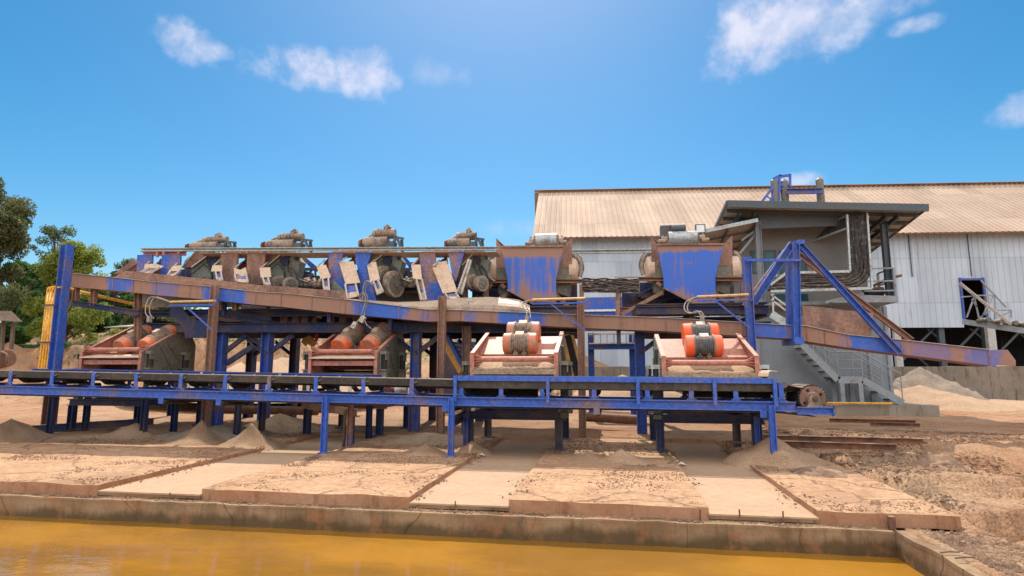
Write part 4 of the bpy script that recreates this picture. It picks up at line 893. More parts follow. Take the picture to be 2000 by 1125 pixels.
for x in np.arange(xl_, xr_+.1, 1.75):
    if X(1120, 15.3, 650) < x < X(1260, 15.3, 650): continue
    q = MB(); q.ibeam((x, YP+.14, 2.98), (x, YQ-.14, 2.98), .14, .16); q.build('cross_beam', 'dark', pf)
for px_, s_, Y in ((431, 1, YP), (521, -1, YP), (521, 1, YP), (575, -1, YQ), (812, 1, YP), (812, -1, YP), (491, 1, YQ), (848, -1, YQ), (1250, 1, YP), (938, -1, YQ)):
    x = X(px_, Y, 700); q = MB(); q.chan((x, Y+.02, 2.0), (x+s_*.75, Y+.02, 2.55), .1, .12); q.build('knee_brace', 'dark', pf)
q = MB(); a, b = X(431, YP), X(521, YP); q.chan((a+.1, YP+.1, 1.75), (b-.1, YP+.1, 2.5), .1, .14); q.build('diagonal_brace', 'dark', pf)
# wide Y-shaped gusset at the left, sloped walkway beams
q = MB(); q.px([(335, 600), (352, 600), (374, 626), (388, 626), (412, 606), (412, 640), (398, 660), (362, 660), (358, 640), (330, 612)], YP-.3, .08); q.build('gusset_bracket', 'dark', pf)
q = MB()
for (a, b) in (((425, 606), (530, 625)), ((430, 615), (535, 632)), ((640, 612), (720, 616))): q.ibeam(at(*a, YP-.1), at(*b, YP-.1), .12, .14)
q.each('walkway_beam', 'dark', pf, 3)
q = MB()
for px_ in (548, 572, 590, 606, 640, 665, 690): q.box(X(px_, YP+.3)-.09, X(px_, YP+.3)+.09, YP+.3, YP+.4, 2.8, 3.4)
q.each('bearing_block', 'brown', pf)
for u, v in ((xl_, X(1138, YP, 650)), (X(1243, YP, 650), xr_)): MB().box(u, v, YP-.1, YQ+.1, 3.205, 3.23).build('deck_plate', 'dark', pf)
# dusty machinery underneath the deck
m = MB()
for px_, py_, r in ((505, 612, .35), (560, 614, .3), (660, 622, .25), (770, 632, .35), (1010, 636, .3)):
    q = at(px_, py_, 16.4); m.cyl(q-V((.4, 0, 0)), q+V((.4, 0, 0)), r, r*.8, n=14)
m.each('underslung_drum', 'dark', pf, 3)

# ------------------------------------------------------------------ separators in the upper row (left four)
def drums(root, px0, px1, pytop, pybase, Y, tilt=0):
    """drum motor with small gear motor above, on a bracket"""
    a, b = at(px0, pybase, Y), at(px1, pybase, Y); w = b.x-a.x; z0 = a.z; h = at(px0, pytop, Y).z-z0; r = h*.27
    m = MB(); m.cyl((a.x+w*.14, Y, z0+r*1.05), (a.x+w*.66, Y, z0+r*1.05), r, n=18); m.cyl((a.x+w*.08, Y, z0+r), (a.x+w*.14, Y, z0+r), r*.6, n=12); dr = m.build('roll_drum', 'motordust', root)
    m = MB(); zc_ = z0+h*.76; r2 = h*.18; m.cyl((a.x+w*.34, Y+.1, zc_), (a.x+w*.8, Y+.1, zc_), r2, n=16)
    for k in range(5): x = a.x+w*(.4+.07*k); m.cyl((x, Y+.1, zc_), (x+.025, Y+.1, zc_), r2*1.25, n=14)
    m.cyl((a.x+w*.3, Y+.1, zc_-.03), (a.x+w*.36, Y+.1, zc_-.03), r2*1.3, n=12); m.bar((a.x+w*.56, Y+.1, zc_+r2), (a.x+w*.66, Y+.1, zc_+r2*1.9), .14, .12); mo = m.build('gear_motor', 'motordust', root)
    m = MB(); m.box(a.x+w*.32, a.x+w*.84, Y-.05, Y+.25, z0+h*.53, z0+h*.56)
    for t0, t1 in ((.84, .76), (.86, 1.0)): m.bar((a.x+w*t1, Y-.02, z0-.1), (a.x+w*t0, Y-.02, z0+h*.54), .07, .07)
    m.bar((a.x+w*.98, Y+.1, z0-.1), (a.x+w*.95, Y+.1, z0+h*.42), .07, .07); m.bar((a.x+w*.86, Y, z0+h*.5), (a.x+w*1.02, Y, z0+h*.44), .08, .05); m.box(a.x+w*.66, a.x+w*.82, Y-.1, Y+.2, z0-.05, z0+h*.3); m.bar((a.x+w*.36, Y-.02, z0), (a.x+w*.36, Y-.02, z0+h*.54), .05, .05); m.build('motor_bracket', 'darkgrey', root)
    m = MB(); m.cyl((a.x+.03, Y-.02, z0+r*.85), (a.x+.09, Y-.02, z0+r*.85), r*.9, n=16); m.bar((a.x+.0, Y, z0+.15), (a.x+w*.16, Y, z0), .03, .03); m.build('belt_wheel', 'rust', root)
    m = MB(); m.tube(curve([V((a.x+w*.02, Y, z0+h*.2)), V((a.x+w*.14, Y, z0+h*.5)), V((a.x+w*.32, Y+.05, z0+h*.76))], 5), .035, 6); m.build('drive_belt', 'galv', root)
GS = 'magnetic separators in the upper row'
YS = 15.7
def separator(x0, label, s, dy, wheels, panelmat, bodymat='green', dr=None):
    """x0,dy in photo px of the unit; s scale relative to the second unit"""
    f = lambda pts: [(x0+(a-528)*s, b+dy) for a, b in pts]
    sp = thing('magnetic_separator', label, 'separator', (X(x0+25, YS), YS+.8, 3.23), GS)
    m = MB(); m.px(f([(520, 553), (522, 521), (546, 500), (568, 488), (586, 511), (578, 545), (580, 556)]), YS+.15, .35); m.build('housing', 'greenshade', sp)
    m = MB(); m.px(f([(505, 521), (510, 507), (530, 486), (550, 486), (546, 498), (521, 519)]), YS, .9); m.build('feed_hood', 'brown', sp)
    m = MB(); m.px(f([(520, 521), (546, 499), (547, 509), (521, 532)]), YS+.1, .05); m.build('hood_flange', bodymat, sp)
    m = MB(); m.px(f([(497, 528), (520, 518), (600, 530), (606, 562), (494, 560)]), YS+.9, .4); m.build('dark_backing', 'dark', sp)  # dark block added behind the housing to darken the gap
    m = MB()
    for a, b in (((521, 520), (547, 498)), ((505, 520), (530, 485))): q0, q1 = [at(*v, YS-.02) for v in f([a, b])]; m.bar(q0, q1, .03, .03)
    m.each('edge_highlight', 'edge', sp)  # pale bars put the highlight along the hood edges into colour
    m = MB()
    for pts in ([(545, 516), (553, 525), (556, 540), (552, 550)], [(560, 508), (563, 525), (570, 540), (578, 552)], [(566, 520), (576, 530), (584, 545), (600, 552)]):
        m.tube(curve([at(*v, YS+.05) for v in f(pts)], 5), .03, 6)
    m.each('hose', 'cable', sp, 3)
    m = MB()
    for (a, b, r) in ((556, 510, .14), (563, 500, .05), (578, 505, .05)): q = at(*f([(a, b)])[0], YS+.1); m.cyl(q, q+V((0, .06, 0)), r*s, n=12)
    m.each('hatch', 'dark', sp, 3)
    for k, (a, b) in enumerate(((545, 553), (566, 556)) if not wheels else ((550, 546), (569, 556))):
        q = at(*f([(a, b)])[0], YS+.0-.05*k); r = (.22 if not wheels else .38); m = MB()
        ax_ = V((.93, -.37, 0)).normalized() if wheels else V((.75, -.6, 0)).normalized(); m.cyl(q-ax_*.08, q+ax_*.08, r, n=26); w = m.build('drum_wheel', 'motordust', sp)
        m = MB(); m.cyl(q+ax_*.08, q+ax_*.1, r*.75, r*.7, n=24); m.cyl(q+ax_*.1, q+ax_*.13, r*.25, n=12)
        for j in range(6): a_ = j*math.pi/3; c = ax_.cross(V((0, 0, 1)))*math.cos(a_)+V((0, 0, 1))*math.sin(a_); m.bar(q+ax_*.1+c*r*.2, q+ax_*.1+c*r*.7, .03, .02)
        m.build('wheel_hub', 'greendusty', w)
    if dr: drums(sp, *dr)
    return sp
separator(382, 'grey-green separator at the left end of the upper row, its roll drum low and long', 1.15, 2, False, 'brown', dr=(364, 458, 462, 489, 16.3))
separator(528, 'grey-green separator with a lean motor bracket, between the two brown panel pairs', 1.0, 0, False, 'brown', dr=(512, 607, 455, 488, 16.3))
separator(728, 'grey-green separator with two big spoked wheels and the tallest motor frame', 1.0, -1, True, 'blue', dr=(702, 786, 446, 487, 16.3))
separator(908, 'grey-green separator partly hidden behind the brown machine frame', .82, -2, False, 'blue', dr=(868, 944, 452, 485, 16.3))
# clutter of pipes and rails behind / between separators
for (x0, x1, l) in ((592, 626, 'tangle of valves and hoses right of the lean-bracket separator'), (786, 822, 'tangle of valves and hoses right of the big-wheeled separator'), (912, 958, 'coil of dusty hose on the brown machine frame')):
    m = MB(); Y = YS+.25; zz = 552 if x0 < 900 else 542
    for k in range(7):
        c = [at(x0+(x1-x0)*(.1+.13*k)+random.uniform(-4, 4)*j, zz+random.uniform(-7, 8)-4*math.sin(j), Y+.1*j) for j in range(4)]; m.tube(curve(c, 4), random.uniform(.025, .06), 6)
    for k in range(4): q = at(x0+(x1-x0)*(.15+.24*k), zz+4, Y); m.cyl(q, q+V((.14, -.03, .03)), random.uniform(.06, .11), n=10)
    tag(m.build('hose_tangle', 'motordust'), l, 'hoses')
# machine frames seen behind the gaps
for (x0, x1, l) in ((580, 622, 'blue and grey braced frame behind the gap right of the lean-bracket separator'), (778, 812, 'grey braced frame behind the gap right of the big-wheeled separator')):
    fr_ = thing('bracing_frame', l, 'steel frame', (X(x0, 16.6), 16.6, 3.23)); m = MB(); Y = 16.7
    m.bar(at(x0+5, 505, Y), at(x0+4, 560, Y), .05, .05, up=(0, 1, 0)); m.bar(at(x0, 527, Y), at(x1, 525, Y), .1, .08); m.bar(at(x0, 545, Y), at(x1, 543, Y), .06, .05)
    m.bar(at(x0+12, 545, Y), at(x1-12, 527, Y), .05, .05); m.bar(at(x1-6, 545, Y), at(x1-6, 527, Y), .05, .05); m.build('brace', 'darkgrey', fr_)
    m = MB(); m.px([(x0-2, 495), (x0+8, 495), (x1-4, 520), (x1-2, 530), (x1-8, 530), (x0+8, 505), (x0-2, 505)], 17.2, .05); m.build('sloped_cover', 'midblue', fr_)
    m = MB(); m.px([(x0-2, 533), (x0+28, 532), (x0+20, 546), (x0-4, 546)], 17.4, .05); m.build('corrugated_tray', 'ochre', fr_)
m = MB(); m.bar(at(786, 514, 18), at(812, 514, 18), .08, .06); tag(m.build('cross_pipe', 'blue'), 'short blue pipe crossing the gap behind the third brown and blue panels', 'pipe')
q = MB(); q.chan(at(262, 556, 17.1), at(905, 556, 17.1), .5, .5, side=-1); q.prism([at(262, 566, 17.3), at(905, 566, 17.3), at(905, 600, 17.3), at(262, 600, 17.3)], (0, .05, 0)); tag(q.build('rear_launder', 'greendusty'), 'long dusty trough running behind the left-hand separators', 'trough')
# panel pairs
PN = [((268, 297, 316, 352), 497, 546, 'brown-and-blue panel pair at the left end of the upper row', 'bluedirty'), ((432, 464, 483, 517), 495, 555, 'brown panel pair between the first two separators', 'brown'),
      ((640, 672, 692, 726), 493, 585, 'blue and brown panel pair left of the big-wheeled separator', 'bluedirty'), ((818, 850, 873, 908), 491, 590, 'blue panel pair right of the big-wheeled separator', 'bluedirty')]
for (a, b, c, d), y0, y1, l, mt in PN:
    pn = thing('chute_panel', l, 'chute panels', (X(b, 15.5), 15.5, 3.2), 'panel pairs in the upper row')
    P2 = [[(642, 493), (671, 493), (664, 516), (674, 554), (678, 584), (660, 578), (641, 545)], [(693, 493), (725, 493), (718, 516), (728, 556), (735, 588), (698, 586), (703, 552)]]
    P3 = [[(819, 492), (850, 492), (851, 516), (866, 572), (868, 590), (834, 590), (822, 547)], [(875, 492), (907, 491), (891, 548), (885, 550)]]
    for poly in (P2 if a == 640 else P3 if a == 818 else [[(u, y0+1), (v, y0), (v-2, y1), (u-3, y1)] for u, v in ((a, b), (c, d))]):
        m = MB(); m.px(poly, 15.45, .07); m.build('panel', mt, pn)
    m = MB(); m.px([(b-1, y0+28), (c-8, y0+14), (c+1, y0+26), (c, y0+60 if y1 > 570 else y1-8), (b-1, y0+60 if y1 > 570 else y1-8)], 15.9, .05); m.build('chute_back', 'darkred', pn)
    m = MB(); m.px([(a-12, y0+30), (a-6, y0+18), (a+2, y0+10), (a+2, y0+26), (a-10, y0+36)], 16.0, .4); m.px([(c-10, y0+20), (c-3, y0+8), (c-1, y0+22)], 15.9, .2); m.each('hood', 'darkred', pn)
m = MB(); m.px([(222, 535), (262, 505), (268, 520), (262, 532), (246, 532)], 15.5, .5); m.bar(at(243, 531, 15.45), at(268, 514, 15.45), .04, .04); tag(m.build('end_chute', 'brown'), 'brown sloping end plate at the far left of the upper row', 'chute')
m = MB(); m.px([(647, 560), (651, 548), (678, 572), (648, 570)], 15.3, .05); tag(m.build('green_gusset', 'green'), 'small grey-green triangular plate by the third panel pair', 'plate')
# discharge chutes: two light rails, a bed, a beige cover plate (outline in px)
CH = [([(283, 516), (304, 515), (320, 520), (313, 524), (281, 524)], (290, 523, 272, 534), (312, 522, 290, 535), 'small flat beige cover plate, leftmost of the row'),
      ([(338, 519), (356, 518), (351, 529), (329, 530)], (334, 529, 327, 538), (351, 529, 341, 538), 'beige cover over a chute just left of the first separator'),
      ([(415, 518), (433, 518), (433, 530), (412, 530)], (421, 531, 424, 547), (431, 531, 434, 548), 'square beige cover right of the first separator'),
      ([(456, 523), (469, 527), (479, 522), (481, 532), (485, 534), (478, 534), (477, 545), (467, 536), (458, 535)], (458, 535, 461, 550), (480, 534, 484, 552), 'bent and torn beige cover between the brown panels'),
      ([(507, 523), (527, 522), (529, 541), (509, 542)], (513, 542, 517, 556), (523, 541, 527, 557), 'square beige cover beside the lean-bracket separator'),
      ([(618, 519), (636, 517), (645, 538), (645, 542), (626, 545)], (630, 545, 633, 567), (641, 543, 643, 568), 'beige cover left of the blue and brown panels'),
      ([(662, 512), (690, 510), (703, 552), (675, 555)], (674, 555, 678, 583), (694, 553, 700, 578), 'large speckled beige cover between the panels of the third pair'),
      ([(717, 518), (723, 514), (734, 511), (742, 546), (723, 550)], (729, 549, 738, 575), (738, 547, 748, 570), 'beige cover in front of the big-wheeled separator'),
      ([(803, 516), (821, 517), (824, 546), (807, 544)], (813, 546, 823, 587), (824, 546, 832, 586), 'beige cover left of the blue panels'),
      ([(843, 519), (852, 513), (872, 509), (893, 569), (865, 573)], (869, 573, 875, 583), (890, 571, 897, 583), 'largest beige cover, tilted between the blue panels')]
for cov, r0, r1, l in CH:
    Yc = 15.2; ch = thing('discharge_chute', 'discharge chute with ' + l, 'chute', at(r0[2], r0[3], Yc-.3), 'discharge chutes into the flume')
    m = MB(); m.px(cov, Yc, .03, lean=.35); m.build('cover_plate', 'sheet', ch)
    for r in (r0, r1):
        m = MB(); m.bar(at(r[0], r[1], Yc+.02), at(r[2], r[3], Yc-.22), .035, .06); m.build('side_rail', 'edge', ch)
    m = MB(); k = V((0, .06, 0)); A = [at(r0[0], r0[1], Yc+.02)+k, at(r1[0], r1[1], Yc+.02)+k]; B_ = [at(r0[2], r0[3], Yc-.2)+k, at(r1[2], r1[3], Yc-.2)+k]; m.strip(A, B_, (0, .02, 0)); m.build('chute_bed', 'bluedirty', ch)
    m = MB()
    t = .62; A2 = [A[0].lerp(B_[0], t)-V((0, .02, 0)), A[1].lerp(B_[1], t)-V((0, .02, 0))]; m.strip(A2, [B_[0]-V((0, .03, 0)), B_[1]-V((0, .03, 0))], (0, .012, 0)); m.build('sand_spill', 'sheet', ch)
    u0, u1 = at(cov[0][0]+3, cov[0][1], Yc+.1), at(cov[0][0]+16, cov[0][1]-11, Yc+.4); MB().bar(u0, u1, .03, .03).build('strut', 'edge', ch)
# long chute right of the fourth panel pair
m = MB(); 
for a, b in (((893, 571), (916, 506)), ((901, 575), (920, 508))): m.bar(at(*a, 15.3), at(*b, 15.3), .04, .05)
m.strip([at(893, 571, 15.35), at(901, 575, 15.35)], [at(916, 506, 15.35), at(920, 508, 15.35)], (0, .02, 0)); tag(m.build('steep_chute', 'edge'), 'narrow steep chute leaning against the fourth separator', 'chute')
# long rail along the tops and salmon rails behind
rl_ = thing('service_rail', 'long grey channel rail running along the tops of the upper row', 'rail', at(620, 490, 15.4))
m = MB(); m.chan(at(275, 488, 15.4), at(972, 485.5, 15.4), .1, .10, side=-1); m.build('channel', 'galv', rl_)
m = MB(); A = [at(390, 494, 15.5), at(972, 491, 15.5)]; m.strip(A, [p+V((0, .5, -.06)) for p in A], (0, 0, -.015)); m.build('walkway_plate', 'sheet', rl_)
tag(MB().chan(at(1118, 492, 15.6), at(1272, 490, 15.6), .1, .1, side=-1).build('link_rail', 'galv'), 'short grey channel rail joining the two blue hoppers', 'rail')
for (a, b, l) in ((278, 362, 'leftmost red-oxide rail under the long grey rail'), (440, 524, 'red-oxide rail over the brown panels'), (650, 735, 'red-oxide rail over the third panel pair'), (825, 908, 'red-oxide rail over the blue panel pair')):
    rr = thing('red_rail', l, 'rail', at(a, 500, 15.9), 'red-oxide rails'); m = MB(); m.chan(at(a, 496, 15.9), at(b, 495, 15.9), .1, .13, side=-1); m.build('beam', 'salmon', rr)
    for t in (.35, .5, .85):
        x = a+(b-a)*t; q = MB(); q.bar(at(x, 484, 15.85), at(x, 502, 15.85), .06, .06, up=(0, 1, 0)); q.build('post', 'salmon', rr)

# ------------------------------------------------------------------ the two hopper machines
def hopper(x0, sx, y0, label, blue_tail, dr, lamp=False):
    f = lambda pts, o=0: [(x0+(a-969)*sx, b+y0) for a, b in pts]
    YH = 16.3
    hp = thing('hopper_separator', label, 'hopper', (X(x0+75, YH), YH+.8, 3.2), 'separators with blue hopper fronts')
    m = MB(); m.px(f([(979, 482), (1101, 481), (1086, 545), (1087, 585)]+([(1090, 615), (1072, 622), (1040, 594)] if blue_tail else [(1086, 590), (1030, 590)])+[(992, 567), (991, 545)]), YH-.25, .03); m.build('front_plate', 'hopper', hp)
    m = MB(); q0, q1 = [at(*v, YH-.27) for v in f([(978, 482), (1102, 481)])]; m.bar(q0, q1, .05, .05); q0, q1 = [at(*v, YH-.27) for v in f([(991, 566), (1042, 594)])]; m.bar(q0, q1, .04, .04); m.each('rim', 'brown', hp)
    m = MB(); m.px(f([(969, 465), (979, 482), (990, 523), (969, 523)]), YH, .06); m.px(f([(1117, 464), (1101, 481), (1090, 523), (1117, 523)]), YH, .06)
    m.prism([at(*v, YH) for v in f([(969, 465), (990, 484)])]+[at(*v, YH+1.2) for v in f([(985, 484), (969, 472)])], (0, 0, -.02)); m.each('wing_plate', 'brown', hp)
    m = MB(); m.px(f([(970, 523.6), (990, 523.6), (994, 546), (970, 546)]), YH+.004, .8); m.px(f([(1117, 523.6), (1091, 523.6), (1087, 546), (1117, 546)]), YH+.004, .8)
    m.px(f([(972, 547), (994, 547), (992, 580), (975, 575)]), YH+.1, .6); m.px(f([(1088, 547), (1115, 547), (1112, 580), (1088, 572)]), YH+.1, .6); m.each('tank', 'greendusty', hp)
    m = MB(); m.box(*[at(*v, YH+.3).x for v in f([(972, 500), (1115, 500)])], YH+.3, YH+1.4, Z(x0, 546+y0, YH), Z(x0, 484+y0, YH)); m.build('body', 'greendusty', hp)
    for s_, cx in ((-1, 966), (1, 1121)):
        q = at(*f([(cx, 530)])[0], YH+.35); m = MB(); m.cyl(q-V((s_*.12, 0, 0)), q+V((s_*.07, 0, 0)), .38, n=26); m.cyl(q+V((s_*.07, 0, 0)), q+V((s_*.12, 0, 0)), .38, .3, n=26); dc = m.build('drum_end', 'sheet', hp)
        m = MB(); m.tube(curve([at(*v, YH+.2) for v in f([(cx-s_*2, 498), (cx+s_*8, 506), (cx+s_*14, 520), (cx+s_*12, 540)])], 6), .06, 8); m.tube(curve([at(*v, YH+.25) for v in f([(cx-s_*2, 494), (cx+s_*13, 502), (cx+s_*19, 522), (cx+s_*14, 542)])], 6), .02, 6); m.each('drain_hose', 'motordust', hp, 3)
    # frame
    m = MB(); xa_, xb_ = 902, 1141
    for (a, b) in ((xa_, 990), (1087, xb_)): m.chan(at(*f([(a, 549)])[0], YH-.05), at(*f([(b, 549)])[0], YH-.05), .12, .11, side=-1)
    for a in (908, 950, 1136) if sx < 1.02 else (908, 1136): m.bar(at(*f([(a, 556)])[0], YH-.05), at(*f([(a, 622)])[0], YH-.05), .12, .11, up=(0, 1, 0))
    m.bar(at(*f([(915, 618)])[0], YH+.0), at(*f([(990, 575)])[0], YH+.0), .08, .1); m.bar(at(*f([(1130, 618)])[0], YH+.1), at(*f([(1085, 575)])[0], YH+.1), .08, .1)
    for a, b in ((908, 950), (950, 990)) if sx < 1.02 else ((908, 990),):
        for v, k in (((a+3, 562), 1), ((b-3, 562), -1)): m.bar(at(*f([v])[0], YH-.052), at(*f([(v[0]+8*k, 555)])[0], YH-.052), .05, .1)
    m.chan(at(*f([(905, 608)])[0], YH+.1), at(*f([(1136, 606)])[0], YH+.1), .1, .1, side=-1)
    m.chan(at(*f([(905, 549)])[0], YH+1.6), at(*f([(1138, 549)])[0], YH+1.6), .12, .11)
    for a in (910, 1136): m.bar(at(*f([(a, 556)])[0], YH+1.6), at(*f([(a, 622)])[0], YH+1.6), .12, .11, up=(0, 1, 0))
    m.build('support_frame', 'brown', hp)
    m = MB()
    for k in range(9): q = [at(*f([(random.uniform(915, 1130), random.uniform(560, 612))])[0], YH+random.uniform(.5, 1.3)) for _ in range(2)]; m.bar(q[0], q[1], .08, .1)
    m.box(X(x0-50*sx, YH+1), X(x0+160*sx, YH+1), YH+1.1, YH+1.2, 3.3, 4.1); m.build('underframe', 'dark', hp)
    # drum on top
    a, b = [at(*v, YH+.9) for v in f(dr)]; m = MB(); r = .2; m.cyl((a.x, YH+.9, a.z), (b.x, YH+.9, a.z), r, n=20); m.build('roll_drum', 'galv', hp)
    m = MB()
    for s_, x in ((-1, a.x), (1, b.x)):
        m.box(x+s_*.03-.02, x+s_*.03+.02, YH+.75, YH+1.05, a.z-.3, a.z+.12); m.cyl((x+s_*.05, YH+.8, a.z-.05), (x+s_*.2, YH+.8, a.z-.05), .1, n=12); m.cyl((x+s_*.1, YH+.7, a.z-.12), (x+s_*.3, YH+.7, a.z-.12), .06, n=10); m.bar((x+s_*.25, YH+.8, a.z-.3), (x+s_*.15, YH+.8, a.z+.1), .05, .05)
    m.build('drum_bearing', 'motordust', hp)
    if lamp:
        m = MB(); m.box(a.x-.2, a.x+.25, YH+1.0, YH+1.3, a.z+.1, a.z+.42); m.cyl((a.x+.1, YH+.95, a.z+.3), (a.x+.5, YH+.95, a.z+.3), .12, n=12); m.build('gear_motor', 'darkgrey', hp)
    return hp
hopper(969, 1.0, 0, 'machine with the brown-streaked blue hopper front beside the grey shed end', False, [(1047, 470), (1088, 470)])
hopper(1272, 1.07, -4, 'machine with the cleaner bright blue hopper front, next to the control building', True, [(1000, 470), (1052, 470)], True)

# yellow and black chute panels, stairs and blue gantry seen through the plant
yc = thing('striped_chute', 'ochre chute with black stripe right of the middle screen', 'chute', at(1120, 730, 15.0))
m = MB(); m.px([(1094, 660), (1108, 652), (1121, 655), (1142, 730), (1142, 738), (1108, 735)], 14.9, .05); m.build('sheet', 'ochre', yc); m = MB(); m.px([(1103, 656), (1114, 653), (1136, 735), (1122, 735)], 14.88, .018); m.build('stripe', 'black', yc)
yc = thing('striped_chute', 'long sloping ochre chute behind the brown flume post at centre', 'chute', at(890, 730, 15.6))
m = MB(); m.px([(866, 655), (875, 662), (902, 722), (896, 730), (866, 680)], 15.5, .06); m.build('sheet', 'ochre', yc); m = MB(); m.bar(at(872, 656, 15.45), at(905, 720, 15.45), .06, .08); m.build('rail', 'midblue', yc)
m = MB(); m.px([(594, 660), (605, 655), (618, 668), (612, 678), (598, 670)], 16.2, .05); m.px([(588, 668), (593, 658), (600, 672), (596, 676)], 16.2, .05); tag(m.build('ochre_plate', 'ochre'), 'small tilted ochre plate left of the second screen', 'plate')
m = MB(); m.px([(613, 655), (620, 651), (621, 663), (616, 668)], 16.1, .03); tag(m.build('red_sign', 'red'), 'small red plate on the frame left of the second screen', 'sign')
ga = thing('blue_gantry', 'blue gantry with a pale ladder-like railing, seen between the right-hand screens', 'gantry', (X(1195, 20), 20, 0))
m = MB(); m.ibeam(at(1150, 677, 20), at(1240, 676, 20), .2, .2); m.build('beam', 'blue', ga)
for px_ in (1155, 1236): x = X(px_, 20); q = MB(); q.ibeam((x, 20.1, -.1), (x, 20.1, at(px_, 650, 20).z), .2, .2, up=(1, 0, 0)); q.build('column', 'blue', ga)
m = MB(); m.bar(at(1150, 653, 19.9), at(1240, 652, 19.9), .05, .05); m.bar(at(1150, 671, 19.9), at(1240, 670, 19.9), .04, .04)
for px_ in (1160, 1173, 1186, 1199, 1211, 1223, 1236): m.bar(at(px_, 653, 19.9), at(px_, 670, 19.9), .04, .04, up=(0, 1, 0))
m.build('railing', 'edge', ga)
bt = thing('blue_tank', 'flat blue tank wall with a pale band between the two hoppers', 'tank', (X(1195, 24), 24, 3))
m = MB(); m.box(X(1130, 24), X(1275, 24), 24, 25.5, Z(1200, 604, 24), Z(1200, 580, 24)); m.build('upper_panel', 'blue', bt)
m = MB(); m.box(X(1130, 24), X(1275, 24), 23.95, 25.5, Z(1200, 608, 24), Z(1200, 604, 24)-.002); m.build('band', 'white', bt)
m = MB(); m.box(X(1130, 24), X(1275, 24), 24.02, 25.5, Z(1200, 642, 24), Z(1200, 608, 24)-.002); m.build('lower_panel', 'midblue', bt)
for px_ in (1140, 1262): x = X(px_, 23.8)
bs = thing('block_wall', 'pale breeze-block wall glimpsed behind the centre of the platform', 'wall', (X(900, 23), 23, 0))
m = MB(); m.box(X(870, 23), X(945, 23), 23, 23.2, Z(900, 668, 23), Z(900, 652, 23)); m.build('blockwork', 'stoneblock', bs)
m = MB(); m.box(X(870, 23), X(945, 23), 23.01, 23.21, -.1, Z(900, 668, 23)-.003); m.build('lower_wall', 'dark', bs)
stp = thing('plant_stair', 'narrow blue stair behind the brown flume post at centre', 'stairs', (X(890, 17), 17, 0))
m = MB()
for d in (0, .7): m.bar(at(872, 655, 17+d), at(915, 735, 17+d), .05, .16)
m.each('stringer', 'midblue', stp); m = MB()
for k in range(9): p = at(872, 655, 17).lerp(at(915, 735, 17), (k+.5)/9); m.box(p.x-.12, p.x+.12, 17.03, 17.67, p.z-.02, p.z+.01)
m.each('tread', 'dark', stp)

# cable ladder trays
def tray(name, label, pa, pb, Y, h, ncab, amp, vert=False, rails='galv'):
    """ladder tray in the plane y=Y between two px points, cables along it"""
    t = thing(name, label, 'cable tray', at(*pa, Y), 'cable trays'); a, b = at(*pa, Y), at(*pb, Y); d = (b-a).normalized(); n_ = V((0, 0, 1)) if not vert else V((1, 0, 0))
    m = MB(); m.bar(a+n_*h/2, b+n_*h/2, .04, .06); m.bar(a-n_*h/2, b-n_*h/2, .04, .06); m.build('rail', rails, t)
    m = MB(); L = (b-a).length; k = int(L/.3)
    for i in range(k+1): c = a+d*L*i/k; m.bar(c-n_*h/2+V((0, .05, 0)), c+n_*h/2+V((0, .05, 0)), .03, .03)
    m.build('rungs', rails, t)
    m = MB()
    for i in range(ncab):
        o = h*(-.46+.92*i/(ncab-1)); ph = random.random()*6; N = 12
        m.tube([a+d*L*j/N+n_*(o+amp*math.sin(j*1.7+ph)*(1 if 0 < j < N else .4))+V((0, -.04-.05*random.random(), 0)) for j in range(N+1)], random.uniform(.018, .032), 5)
    m.build('cables', 'cable', t); return t
tray('cable_tray', 'ladder tray of sagging black cables spanning the gap between the hoppers', (1138, 556.5), (1248, 557.5), 16.2, .36, 11, .016)

# ------------------------------------------------------------------ control building
YW = 24.0
hb_ = thing('control_building', 'grey raised control building with a flat sloping roof at right', 'building', (8, 25.5, .36))
x0, x1 = X(1478, YW, 700), X(1737, YW, 700); zfl = Z(1600, 590, 23)
m = MB(); m.box(x0-.6, x1, YW, YW+4, .35, zfl-.05); m.build('lower_wall', 'grey', hb_)
m = MB()
for px_ in (1482, 1700, 1737): x = X(px_, YW-.05, 700); m.box(x-.06, x+.06, YW-.05, YW-.004, .36, zfl-.1)
m.each('pilaster', 'greysteel', hb_)
zr = Z(1600, 440, YW)
m = MB(); xw0, xw1 = X(1452, YW, 500), X(1690, YW, 500); m.box(xw0, xw1, YW, YW+4, zfl+.02, zr+.25); m.build('upper_wall', 'taupe', hb_)
m = MB(); a, b = at(1478, 405, YW-.3), at(1668, 438, YW-.3); a, b = at(1479, 406, 22.95), at(1662, 440, 22.95); m.box(a.x, b.x, 22.95, 23.1, b.z, a.z); m.build('beam_cladding', 'cladding', hb_)
m = MB(); a, b = at(1440, 400, YW-.5), at(1478, 430, YW-.5); m.box(a.x+.5, b.x, YW-.3, YW+2, b.z, a.z); m.build('side_cladding', 'board', hb_)
